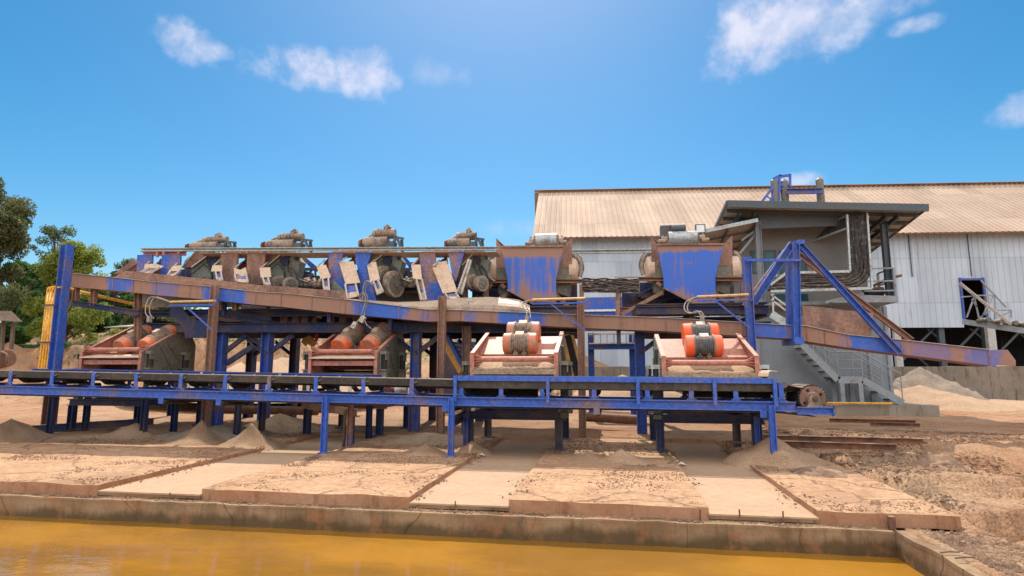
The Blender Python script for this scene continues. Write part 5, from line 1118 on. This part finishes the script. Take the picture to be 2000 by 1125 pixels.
# windows
for (pa, pb) in (((1466, 490), (1518, 533)), ((1521, 490), (1577, 533))):
    a, b = at(*pa, YW), at(*pb, YW); w = MB(); t = .06
    w.box(a.x, b.x, YW-.05, YW-.003, a.z-t, a.z); w.box(a.x, b.x, YW-.05, YW-.003, b.z, b.z+t); w.box(a.x, a.x+t, YW-.05, YW-.003, b.z+t, a.z-t); w.box(b.x-t, b.x, YW-.05, YW-.003, b.z+t, a.z-t); w.box((a.x+b.x)/2-.03, (a.x+b.x)/2+.03, YW-.045, YW-.003, b.z+t, a.z-t)
    wf = w.build('window', 'darkgrey', hb_); MB().box(a.x+t, b.x-t, YW-.03, YW-.006, b.z+t, a.z-t).build('pane', 'glass', wf)
a, b = at(1505, 575, YW-.02), at(1580, 600, YW-.02); dwin = MB().box(a.x, b.x, YW-.02, YW-.004, b.z, a.z).build('pane', 'glass', hb_)
# roof
Yr0, Yr1 = 22.0, 27.6; rl0, rr0 = X(1422, Yr0, 395), X(1813, Yr0, 405); zr0 = Z(1600, 392, Yr0); zr1 = zr0-.75
TL = .45
def rz(x, y): return zr0-.75*(y-Yr0)/(Yr1-Yr0)-TL*(x-rl0)/(rr0-rl0)
zr0 = Z(1422, 393, Yr0)
m = MB(); m.prism([(rl0, Yr0+.06, rz(rl0, Yr0)), (rr0, Yr0+.06, rz(rr0, Yr0)), (rr0, Yr1, rz(rr0, Yr1)), (rl0, Yr1, rz(rl0, Yr1))], (0, 0, -.06)); rf = m.build('roof', 'board', hb_)
m = MB(); m.bar((rl0-.02, Yr0+.025, rz(rl0, Yr0)-.09), (rr0+.02, Yr0+.025, rz(rr0, Yr0)-.09), .06, .26); m.build('fascia', 'darkgrey', rf)
for s_, x in ((-1, rl0), (1, rr0)): m = MB(); m.bar((x+s_*.03, Yr0+.06, rz(x, Yr0)-.03), (x+s_*.03, Yr1, rz(x, Yr1)-.03), .05, .16); m.build('side_trim', 'darkgrey', rf)
for k in range(7): y = Yr0+.6+k*.78; q = MB(); q.chan((rl0+.05, y, rz(rl0, y)-.13), (rr0-.05, y, rz(rr0, y)-.13), .06, .12); q.build('purlin', 'darkgrey', rf)
for x in (X(1480, Yr0, 420), X(1728, Yr0+.5, 420), rl0+.5, rr0-.8):
    q = MB(); q.ibeam((x, Yr0+.4, rz(x, Yr0+.4)-.27), (x, Yr1-.1, rz(x, Yr1)-.27), .1, .16); q.build('rafter', 'darkgrey', rf)
for px_, py_, mt in ((1728, 430, 'darkgrey'), (1480, 432, 'greysteel')):
    Y = 22.9; x = X(px_+3, Y, 500); q = MB(); q.ibeam((x, Y, zfl-.1), (x, Y, rz(x, Y)-.37), .2, .2, up=(1, 0, 0)); q.build('column', mt, hb_)
# lean-to awning at the left
m = MB(); A = [at(1365, 455, 22.4), at(1480, 431, 22.4)]; m.strip(A, [p+V((0, 3.4, -.55)) for p in A], (0, 0, .05)); aw = m.build('awning', 'board', hb_)
m = MB(); m.bar(A[0]+V((0, -.03, .02)), A[1]+V((0, -.03, .02)), .05, .14); m.build('gutter', 'galv', aw)
m = MB()
for t in (.03, .5, .97): p = A[0].lerp(A[1], t); m.bar(p+V((0, .05, -.08)), p+V((0, 3.3, -.62)), .06, .1)
for t in (.25, .5, .75): p = A[0]+V((0, 3.4*t, -.55*t-.06)); q = A[1]+V((0, 3.4*t, -.55*t-.06)); m.bar(p, q, .05, .05)
m.each('awning_rafter', 'darkgrey', aw)
m = MB(); m.bar(at(1448, 470, 23), at(1492, 438, 23), .08, .08); m.bar(at(1445, 495, 23), at(1475, 458, 23), .08, .08); m.each('bracing', 'greysteel', aw)
lp = thing('floodlight', 'small square floodlight on the awning corner above the right hopper', 'lamp', at(1368, 443, 22.2))
m = MB(); c = at(1368, 451, 22.2); m.bar(c+V((-.18, .02, .08)), c+V((.18, .02, .08)), .1, .34); b_ = m.build('housing', 'darkgrey', lp); m = MB(); m.bar(c+V((-.14, -.035, .08)), c+V((.14, -.035, .08)), .012, .27); m.build('glass', 'lamp', lp)
m = MB(); m.bar(c+V((-.2, .05, -.5)), c+V((-.1, .05, .02)), .06, .06); m.build('arm', 'darkgrey', lp)
# balcony
m = MB(); a, b = at(1605, 577, 22.6), at(1755, 590, 22.6); m.prism([(a.x+.3, 22.6, b.z+.02), (b.x, 22.6, b.z), (b.x, 22.6, b.z+.22), (a.x+.9, 22.6, b.z+.3)], (0, 1.4, 0)); bl = m.build('balcony_deck', 'greysteel', hb_)
m = MB(); m.bar((a.x+.1, 22.62, a.z-.25), (a.x+1.4, 22.62, b.z+.33), .08, .09); m.box(X(1500, 23), a.x+.35, 22.9, 24, zfl-.1, zfl+.02); m.build('deck_edge', 'greysteel', bl)
m = MB(); zr_ = b.z+.22; zt_ = Z(1750, 523, 22.6)
for y in (22.65, 23.3, 23.9): m.bar((b.x-.05, y, zr_), (b.x-.05, y, zt_), .07, .07)
for zq in (zt_, zr_+.55, zr_+.2): m.bar((b.x-.05, 22.65, zq), (b.x-.05, 23.9, zq), .05, .05); m.bar((X(1700, 22.65), 22.65, zq), (b.x-.05, 22.65, zq), .05, .05)
m.build('balcony_rail', 'greysteel', hb_)
# stacked gear on the balcony
m = MB(); 
for k in range(5): p = at(1706+k*6, 558-3*k, 23.2); m.tube([p, p+V((.6, .15, .28-.03*k))], .05, 7)
tag(m.build('pipe_bundle', 'rust'), 'bundle of dusty pipes leaning on the balcony rail', 'pipes')
p = at(1710, 576, 23.0); m = MB(); m.tube(curve([p+V((-.25, 0, 0)), p+V((-.15, 0, .25)), p+V((.1, .02, .32)), p+V((.3, 0, .05))], 4), [.12]*12+[.1], 10) if False else m.cyl(p+V((-.3, .1, .12)), p+V((.3, .12, .14)), .2, .16, n=14); tag(m.build('dark_sack', 'rubber'), 'dark rolled bundle lying on the balcony floor', 'bundle')
# stairs
st_ = thing('grey_stairs', 'grey steel stairs with a landing in front of the control building', 'stairs', (X(1660, 23), 23, .36))
Y0s, Y1s = 22.8, 23.6
pts = [at(1566, 672, Y0s), at(1637, 742, Y0s), at(1685, 742, Y0s), at(1764, 789, Y0s)]
pts[3].z = .42
for y in (Y0s, Y1s):
    m = MB(); P = [V((p.x, y, p.z)) for p in pts]
    for a, b in zip(P, P[1:]): m.bar(a, b, .04, .24)
    m.build('stringer', 'greysteel', st_)
for a, b in ((pts[0], pts[1]), (pts[2], pts[3])):
    k = max(3, int((a.z-b.z)/.2))
    for i in range(k): p = a.lerp(b, (i+.6)/k); MB().box(p.x-.13, p.x+.13, Y0s+.03, Y1s-.03, p.z-.02, p.z+.012).build('tread', 'darkgrey', st_)
m = MB(); m.box(pts[1].x, pts[2].x, Y0s+.03, Y1s-.03, pts[1].z+.02, pts[1].z+.05); m.build('landing', 'greysteel', st_)
for p in (pts[1]+V((.1, 0, 0)), pts[2]-V((.1, 0, 0))):
    for y in (Y0s, Y1s): q = MB(); q.bar((p.x, y, .3), (p.x, y, p.z-.12), .14, .14, up=(0, 1, 0)); q.box(p.x-.14, p.x+.14, y-.14, y+.14, .3, .4); q.build('post', 'greysteel', st_)
for y in (Y0s, Y1s):
    m = MB(); hh_ = (1.0, .7, .4)
    for h in hh_:
        P = [V((p.x, y, p.z+h)) for p in pts]; m.tube(P, .022 if h == 1.0 else .014, 6)
    for a, b, k in ((pts[0], pts[1], 3), (pts[2], pts[3], 2)):
        for i in range(k+1): p = a.lerp(b, i/k); m.tube([V((p.x, y, p.z)), V((p.x, y, p.z+1.0))], .02, 6)
    m.build('handrail', 'greysteel', st_)
# pale upper flight behind the hopper
uf = thing('upper_stairs', 'pale grey upper stair flight between the right hopper and the building', 'stairs', (X(1535, 22), 22, 2)); m = MB()
for y in (21.6, 22.4): m.bar(at(1506, 613, y), at(1548, 640, y), .05, .26)
m.each('stringer', 'galv', uf); m = MB()
for a, b in (((1506, 575), (1556, 612)), ((1506, 585), (1556, 622)), ((1537, 570), (1538, 632)), ((1510, 574), (1510, 620)), ((1552, 610), (1520, 632))): m.bar(at(*a, 21.7), at(*b, 21.7), .05, .05)
m.build('railing', 'edge', uf)
tag(MB().tube([at(1610, 787, 22.42), at(1742, 788, 22.42)], .035, 8).build('plinth_pipe', 'yellow'), 'thin yellow pipe along the foot of the grey building', 'pipe')
# cable trays on the building
ct = thing('cable_tray', 'large L-shaped cable tray full of black cables on the control building', 'cable tray', at(1690, 570, 22.4), 'cable trays')
Yt = 22.45; m = MB()
for a, b in (((1654, 419), (1660, 530)), ((1693, 416), (1703, 563)), ((1660, 530), (1536, 533)), ((1536, 533), (1505, 556)), ((1703, 563), (1505, 569))): m.bar(at(*a, Yt-.14), at(*b, Yt-.14), .06, .09)
m.build('rail', 'galv', ct); m = MB(); NC = 22
for i in range(NC):
    t = i/(NC-1); P = []
    x_ = 1657+35*t; xb = 1662+38*t; yb = 534+31*(1-t) if False else 534+31*t
    P = [(1656+36*t, 421), (1657+37*t, 450), (1659+37*t, 490), (1661+38*t, 520+8*t)]
    r = 6+36*t*1.0
    P += [(1660+34*t-3, 532+14*t), (1652+22*t-8, 536+24*t), (1625, 535+28*t), (1590, 535+30*t), (1550, 537+28*t), (1515, 542+24*t), (1500, 545+21*t)]
    P = [(a+random.uniform(-1.2, 1.2), b+random.uniform(-1.6, 1.6)) for a, b in P]
    m.tube(curve([at(a, b, Yt-.03-.09*random.random()) for a, b in P], 3), random.uniform(.03, .055), 5)
m.build('cables', 'cable', ct)
m = MB()
for i in range(8): m.bar(at(1655, 425+i*17, Yt+.06), at(1698, 423+i*18, Yt+.06), .04, .04)
for i in range(8): m.bar(at(1650-i*19, 533, Yt+.06), at(1650-i*19, 566, Yt+.06), .04, .04, up=(0, 1, 0))
m.build('rungs', 'galv', ct)
ct2 = thing('cable_tray', 'short ladder tray of cables sloping down from under the roof to the wall', 'cable tray', at(1640, 440, 22.6), 'cable trays')
a0, a1, c0, c1 = at(1654, 420, 22.5), at(1654, 446, 22.5), at(1618, 441, 23.6), at(1590, 470, 23.9)
m = MB(); m.bar(a0, c0, .05, .07); m.bar(a1, c1, .05, .07); m.bar(c0-V((.5, 0, 0)), c0+V((.7, 0, 0)), .05, .06); m.bar(at(1610, 400, 23.4), c0, .03, .03, up=(0, 1, 0)); m.build('rail', 'galv', ct2)
m = MB()
for i in range(9): t = (i+.5)/9; m.bar(a0.lerp(c0, t), a1.lerp(c1, t), .04, .04)
m.build('rungs', 'darkgrey', ct2); m = MB()
for i in range(5): t = .2+.6*i/4; m.tube([a0.lerp(a1, t)+V((0, -.03, 0)), c0.lerp(c1, t)+V((0, -.03, 0))], .03, 5)
m.build('cables', 'cable', ct2)

# ------------------------------------------------------------------ big corrugated shed
sa, sb = V((-4.1, 36.9, 10)), V((26., 40.0, 10)); sdir = (sb-sa); sdir.z = 0; sdir = sdir.normalized(); sn = V((-sdir.y, sdir.x, 0))
def S_(u, d, z): return V((sa.x, sa.y, 0))+sdir*u+sn*d+V((0, 0, z))
LEN = 62
sh = thing('corrugated_shed', 'long corrugated shed with tan roof and pale zinc walls in the background', 'shed', S_(LEN/2, 0, 0))
def ribs(m, u0, u1, pitch, P, Q, hgt, nrm):
    n = int((u1-u0)/pitch); A = []; B_ = []
    for i in range(n+1):
        for k, h in ((0, 0), (.62, 0), (.7, hgt), (.92, hgt)):
            u = u0+(i+k)*pitch
            if u > u1: continue
            A.append(P(u)+nrm*h); B_.append(Q(u)+nrm*h)
    A.append(P(u1)); B_.append(Q(u1))
    for i in range(len(A)-1): m.add([A[i], A[i+1], B_[i+1], B_[i]], [(0, 1, 2, 3)])
ze, zg = 10.05, 15.2; slope = V((0, 0, 1))
m = MB(); nr = (sn*-.55+V((0, 0, .83))).normalized(); ribs(m, -.6, LEN, .36, lambda u: S_(u, -.7, ze-.25), lambda u: S_(u+.35, 7.2, zg+.0), .045, nr); rfo = m.build('roof', 'roofsheet', sh)
m = MB(); m.prism([S_(-.6, 7.2, zg-.02), S_(LEN, 7.2, zg-.02), S_(LEN, 15, ze-.2), S_(-.6, 15, ze-.2)], (0, 0, -.04)); m.build('rear_roof_slope', 'roofsheet', rfo)
m = MB(); m.bar(S_(-.6, 7.1, zg+.06), S_(LEN, 7.1, zg+.05), .5, .03); m.build('ridge_cap', 'roofsheet', rfo)
m = MB(); m.bar(S_(-.6, -.74, ze-.3), S_(LEN, -.74, ze-.3), .06, .1); m.build('eave_shadow_trim', 'rust', rfo)
def uof(px_, py_):
    d = ray(px_, py_); o_ = V((0, 0, H)); t = (V((sa.x, sa.y, 0))-o_).dot(sn)/d.dot(sn); p = o_+d*t; q = p-V((sa.x, sa.y, 0)); return q.dot(sdir), p.z
zb = uof(1745, 640)[1]; zb_left = 1.5
uo0, zo0 = uof(1873, 546); uo1, zo1 = uof(1918, 546); _, zo2 = uof(1880, 630)
m = MB()
uL = uof(1735, 600)[0]
ribs(m, 0, uL, .36, lambda u: S_(u, 0, zb_left), lambda u: S_(u, 0, ze-.1), .04, sn*-1)
ribs(m, uL, uo0, .36, lambda u: S_(u, 0, zb), lambda u: S_(u, 0, ze-.1), .04, sn*-1)
ribs(m, uo0, uo1, .36, lambda u: S_(u, 0, zo0), lambda u: S_(u, 0, ze-.1), .04, sn*-1)
ribs(m, uo1, LEN, .36, lambda u: S_(u, 0, zb+.05), lambda u: S_(u, 0, ze-.1), .04, sn*-1)
wl = m.build('wall', 'wallsheet', sh)
m = MB()
for px_ in (1777, 1892): u, _ = uof(px_, 500); m.bar(S_(u, -.06, 7.2), S_(u, -.06, ze-.2), .06, .03, up=tuple(sn))
m.each('wall_seam', 'darkgrey', wl)
m = MB(); m.add([S_(0, 0, 0), S_(0, 14, 0), S_(0, 14, ze), S_(0, 7.2, zg-.1), S_(0, 0, ze)], [(0, 1, 2, 3, 4)]); m.build('gable_wall', 'wallsheet', sh)
m = MB(); 
for u in (uo0, uo1): m.bar(S_(u, -.08, zo2), S_(u, -.08, zo0+.1), .12, .12, up=(0, 1, 0))
m.bar(S_(uo0, -.08, zo0), S_(uo1, -.08, zo0), .12, .12); m.build('opening_frame', 'midblue', sh)
m = MB(); m.add([S_(uL-2, 5, 0), S_(LEN, 5, 0), S_(LEN, 5, ze-.5), S_(uL-2, 5, ze-.5)], [(0, 1, 2, 3)]); m.build('interior_shade_sheet', 'black', sh)  # near-black sheet standing in for the shade inside the shed
for u in np.arange(uL+.5, LEN-2, 2.6): q = MB(); q.bar(S_(u, .3, 0), S_(u, .3, zb+.2), .3, .3, up=(0, 1, 0)); q.build('column', 'darkgrey', sh)
m = MB()
for u in np.arange(uL+.5, 40, 2.6): m.bar(S_(u, .5, 1.8), S_(u+2.4, .5, zb), .1, .1); m.bar(S_(u+2.4, 1.5, 1.8), S_(u, 1.5, zb), .1, .1)
m.each('inner_brace', 'darkgrey', sh)
u, _ = uof(1930, 660); q = MB(); q.bar(S_(u, -.2, 1.2), S_(u, -.2, zb+.05), .42, .3, up=(0, 1, 0)); q.build('block_pier', 'stoneblock', sh)
u, _ = uof(1748, 660); q = MB(); q.bar(S_(u, -.2, 1.2), S_(u, -.2, zb+.05), .35, .3, up=(0, 1, 0)); q.build('block_pier', 'stoneblock', sh)
# slender conveyor leaving the shed opening
tc = thing('truss_conveyor', 'small trussed conveyor coming out of the shed opening at right', 'conveyor', at(1930, 640, 33))
Yt0 = 35.0; m = MB(); m.bar(at(1880, 628, Yt0), at(2060, 655, 33), .1, .28); m.build('frame', 'greysteel', tc)
m = MB(); m.bar(at(1875, 553, Yt0), at(1975, 634, 33.5), .16, .12); m.build('slanting_beam', 'board', tc)
m = MB()
for a, b in (((1905, 577), (1943, 577)), ((1943, 577), (1943, 625)), ((1915, 625), (1940, 578)), ((1888, 620), (1903, 580)), ((1903, 580), (1912, 622)), ((1938, 606), (1975, 606)), ((1975, 606), (1975, 620)), ((1955, 618), (1973, 608)), ((1912, 622), (1938, 603)), ((1877, 580), (1905, 578)), ((1916, 548), (1965, 600)), ((1898, 585), (1908, 600))):
    m.bar(at(*a, Yt0-.3), at(*b, Yt0-.3), .06, .06)
m.build('truss_bar', 'greysteel', tc)
m = MB()
for px_ in (1925, 1950, 1977, 1996): p = at(px_, 625+(px_-1925)*.12, 34); m.cyl(p+V((0, -.3, 0)), p+V((0, .6, 0)), .12, n=10); m.bar(p-V((0, 0, .25)), p+V((0, 0, .1)), .08, .08, up=(0, 1, 0))
m.build('roller', 'greendusty', tc)
# tower parts showing above the roof
tw = thing('rooftop_lift_frame', 'blue lattice lift frame standing behind the control building roof', 'steel frame', at(1525, 400, 30)); Yk = 30
m = MB()
for (a, b) in (((1522, 345), (1522, 420)), ((1543, 340), (1543, 365)), ((1522, 345), (1543, 342)), ((1518, 362), (1543, 360)), ((1482, 402), (1520, 352)), ((1500, 400), (1522, 362)), ((1510, 350), (1525, 342)), ((1536, 372), (1536, 420))):
    m.bar(at(*a, Yk), at(*b, Yk), .1, .12); m.bar(at(*a, Yk+1.2), at(*b, Yk+1.2), .08, .1)
for k in range(4): a = at(1488+k*9, 394-k*11, Yk); m.bar(a, a+V((.35, 0, -.3)), .05, .05)
m.build('lattice', 'blue', tw)
m = MB(); m.chan(at(1537, 374, Yk-.3), at(1607, 373, Yk-.3), .16, .26, side=-1); m.build('crosshead', 'blue', tw)
for px_, l, py_ in ((1512, 'weathered round-topped concrete post left of the blue lift frame', 349), (1531, 'weathered concrete post in the middle of the blue lift frame', 350), (1600, 'weathered concrete post at the right end of the blue crosshead', 347)):
    a = at(px_, py_, Yk+.1); m = MB(); m.cyl((a.x, a.y, 0), (a.x, a.y, a.z-.12), .2, .18, n=14); m.cyl((a.x, a.y, a.z-.12), (a.x, a.y, a.z), .18, .06, n=14); tag(m.build('concrete_post', 'greendusty'), l, 'post', 'concrete posts above the roof')

# far left shelter and tyre
hs_ = thing('wooden_shelter', 'small open wooden shelter with a rusty lean-to roof at the left edge', 'shelter', at(10, 690, 24)); Yg = 24
m = MB(); A = [at(-40, 607, Yg-.6), at(22, 608, Yg-.6)]; B_ = [at(-40, 623, Yg-1.4), at(44, 629, Yg-1.4)]; ribs(m, 0, 1, .04, lambda u: A[0].lerp(A[1], u), lambda u: B_[0].lerp(B_[1], u), .02, V((0, 0, 1))); m.build('roof', 'wood', hs_)
for a, b in (((8, 612), (3, 690)), ((27, 622), (22, 682)), ((-30, 612), (-34, 690))): q = MB(); q.bar(at(*b, Yg-.8), at(*a, Yg-.8), .12, .12, up=(0, 1, 0)); q.build('post', 'wood', hs_)
m = MB(); m.bar(at(8, 613, Yg-.8), at(28, 630, Yg-.9), .08, .08); m.build('brace', 'wood', hs_)
p = at(6, 705, 17); m = MB(); m.cyl(p+V((-.2, 0, 0)), p+V((.2, 0, .1)), .28, n=18); m.tube(curve([p+V((.1, -.2, .3)), p+V((.35, -.2, .2)), p+V((.4, -.2, -.1))], 4), .04, 6); tag(m.build('old_motor', 'rust'), 'rusty motor drum behind the conveyor at the left edge', 'motor')
m = MB(); a = at(225, 640, 32); m.prism([a+V((-.8, 0, 0)), a+V((1.2, -.3, .05)), a+V((2.0, .6, .25)), a+V((.2, 1, .1))], (0, 0, .05)); tag(m.build('fallen_sheet', 'white'), 'pale fallen roofing sheet on the bank behind the first screen', 'sheet')

# ------------------------------------------------------------------ trees and scrub
def leaves(name, mat, parent, blobs, n, size):
    """leaf quads through several ellipsoid clumps; blobs = (x,y,z,rx,ry,rz,weight)"""
    B_ = np.array(blobs, 'f'); w = B_[:, 6]/B_[:, 6].sum(); idx = RNG.choice(len(B_), n, p=w)
    d = RNG.normal(size=(n, 3)); d /= np.linalg.norm(d, axis=1)[:, None]; r = RNG.random(n)**.45
    P = B_[idx, :3]+d*r[:, None]*B_[idx, 3:6]
    u = RNG.normal(size=(n, 3)); u /= np.linalg.norm(u, axis=1)[:, None]; v = np.cross(u, RNG.normal(size=(n, 3))); v /= np.linalg.norm(v, axis=1)[:, None]
    s = (size*(.6+.8*RNG.random(n)))[:, None]; u = u*s; v = v*s*.5
    q = np.stack([P-u, P+v*.9-u*.1, P+u, P-v*.9-u*.1], 1).reshape(-1, 3)
    org = np.array(ORG.get(parent.name, V((0, 0, 0))), 'f'); q = q-org
    me = bpy.data.meshes.new(name); me.from_pydata(q.tolist(), [], np.arange(4*n).reshape(-1, 4).tolist()); me.materials.append(MT[mat])
    o = bpy.data.objects.new(name, me); COL.objects.link(o); o.parent = parent; ORG[o.name] = V(org.tolist()); return o
def tree(label, px_, pyb, pyt, halfpx, Y, mat, n, size, nb, sparse=1.0, name='tree', trunk_r=.16, low=.25):
    b = at(px_, pyb, Y); b.z = min(b.z, gz(b.x, Y)); t = at(px_, pyt, Y); hgt = t.z-b.z; hw = X(px_+halfpx, Y, pyt)-X(px_, Y, pyt)
    tr = thing(name, label, 'tree', b, 'trees on the left bank'); m = MB(); blobs = []
    top = V((b.x+random.uniform(-.1, .1)*hw, Y, b.z+hgt*.75)); m.tube(curve([b, b.lerp(top, .4)+V((.1*hw*random.uniform(-1, 1), 0, 0)), top], 5), [trunk_r*(1-.07*i) for i in range(11)], 8)
    for k in range(nb):
        a = random.random()*6.28; f = random.uniform(low, 1.0); env = math.sin(math.pi*min(1, .18+.75*f))**.6
        rr = hw*env*random.uniform(.35, .95); c = V((b.x+math.cos(a)*rr, Y+math.sin(a)*rr*.8, b.z+hgt*(low+(1-low)*f*.93)))
        st = b.lerp(top, min(.98, f*.8)); m.tube(curve([st, st.lerp(c, .5)+V((0, 0, .06*hgt)), c], 3), [trunk_r*.38, trunk_r*.32, trunk_r*.28, trunk_r*.22, trunk_r*.16, trunk_r*.1, trunk_r*.05], 5)
        r = hw*random.uniform(.17, .33)*sparse; blobs.append((c.x, c.y, c.z, r, r, r*random.uniform(.7, 1.05), r*r))
    m.build('trunk', 'bark', tr); leaves('crown', mat, tr, blobs, n, size); return tr
tree('large dark feathery tree cut by the left edge of the photo', -48, 650, 330, 76, 27, 'leafdark', 22000, .10, 40, name='broadleaf_tree', trunk_r=.28, low=.1)
tree('bright yellow-green tree directly behind the blue mast', 128, 645, 462, 66, 31, 'leafyellow', 15000, .10, 70, .8, name='broadleaf_tree', trunk_r=.18, low=.02)
tree('thin sparse grey-green tree rising behind the yellow-green one', 92, 645, 436, 46, 40, 'leafgrey', 9000, .10, 60, .8, name='slender_tree', low=.15)
tree('deep green bushy tree between the large dark tree and the yellow-green one', 55, 648, 500, 46, 36, 'leafgreen', 20000, .13, 34, name='broadleaf_tree', low=.0)
tree('dark green tree behind the left end of the flume', 218, 648, 545, 60, 44, 'leafgreen', 14000, .14, 30, name='broadleaf_tree', low=.0)
tree('sparse grey-green tree showing above the end plate of the upper row', 248, 645, 500, 38, 48, 'leafgrey', 6000, .12, 44, .85, name='slender_tree', low=.15)
tree('shadowy dark tree under the flume at the left', 285, 648, 575, 52, 42, 'leafdark', 12000, .14, 26, name='broadleaf_tree', low=.0)
tree('low dark green tree at the foot of the large dark tree', 12, 650, 510, 44, 33, 'leafgreen', 14000, .12, 26, name='broadleaf_tree', low=.0)
tree('green tree filling the gap right of the blue mast', 168, 648, 560, 46, 38, 'leafgreen', 14000, .12, 26, name='broadleaf_tree', low=.0)
# scrub on the bank
SC = [(83, 640, 22, 30), (140, 650, 20, 29), (60, 672, 26, 28), (120, 680, 24, 27.5), (150, 690, 20, 27), (200, 660, 20, 30), (240, 640, 24, 36), (30, 660, 20, 28.5), (500, 668, 26, 38), (540, 665, 24, 38), (585, 668, 24, 37), (470, 662, 22, 38), (610, 672, 26, 38), (655, 676, 20, 38), (170, 668, 16, 28), (100, 655, 16, 31)]
for i, (px_, py_, w, Y) in enumerate(SC):
    c = at(px_, py_, Y); c.z = gz(c.x, Y); hw = w/1150*Y*.9
    pl_ = ('in front of the shelter' if px_ < 70 else 'left of the blue mast' if px_ < 130 else 'right of the blue mast' if px_ < 260 else 'seen between the platform columns')
    sb_ = thing('scrub_bush', 'low patch of green scrub on the earth bank %s' % pl_, 'bush', c, 'scrub ' + pl_)
    bl_ = [(c.x+random.uniform(-1, 1)*hw, c.y+random.uniform(-.6, .6)*hw, c.z+.1*hw, hw*.45, hw*.45, hw*.28, 1) for _ in range(6)]
    leaves('foliage', random.choice(['leafyellow', 'leafgreen', 'leafgrey']), sb_, bl_, 700, .09)
# far wood behind the bank as one mass
far = thing('far_wood', 'wall of dark green woodland along the top of the left bank', 'woodland', (-40, 62, 6)); bl_ = []
for k in range(60):
    x = random.uniform(-75, -2); y = random.uniform(55, 70); z = gz(x, y); h = random.uniform(2.0, 4.5)*(1.0 if x < -28 else .3); bl_.append((x, y, z+h*.5, 2.2, 2, h*.55, 1))
leaves('foliage', 'leafgreen', far, bl_, 16000, .3)

P = []
while len(P) < 9000:
    x = random.uniform(-34, -2); y = random.uniform(25, 46)
    if fb(x, y, .35, 4)+.35*random.random() > .1: P.append((x, y, gz(x, y)+.05*random.random()))
P = np.array(P, 'f'); n = len(P); u = RNG.normal(size=(n, 3))*np.array([1, 1, .5]); u /= np.linalg.norm(u, axis=1)[:, None]; v = np.cross(u, RNG.normal(size=(n, 3))); v /= np.linalg.norm(v, axis=1)[:, None]
sz = (.05+.13*RNG.random(n))[:, None]; q = np.stack([P-u*sz, P+v*sz*.5, P+u*sz+np.array([0, 0, .05]), P-v*sz*.5], 1).reshape(-1, 3)
me = bpy.data.meshes.new('dry_undergrowth'); me.from_pydata(q.tolist(), [], np.arange(4*n).reshape(-1, 4).tolist())
MT['dryleaf'] = leafm('dry_leaf', (.17, .16, .07), (.24, .19, .10), (.16, .2, .06)); me.materials.append(MT['dryleaf'])
o = bpy.data.objects.new('dry_undergrowth', me); COL.objects.link(o); o['kind'] = 'stuff'
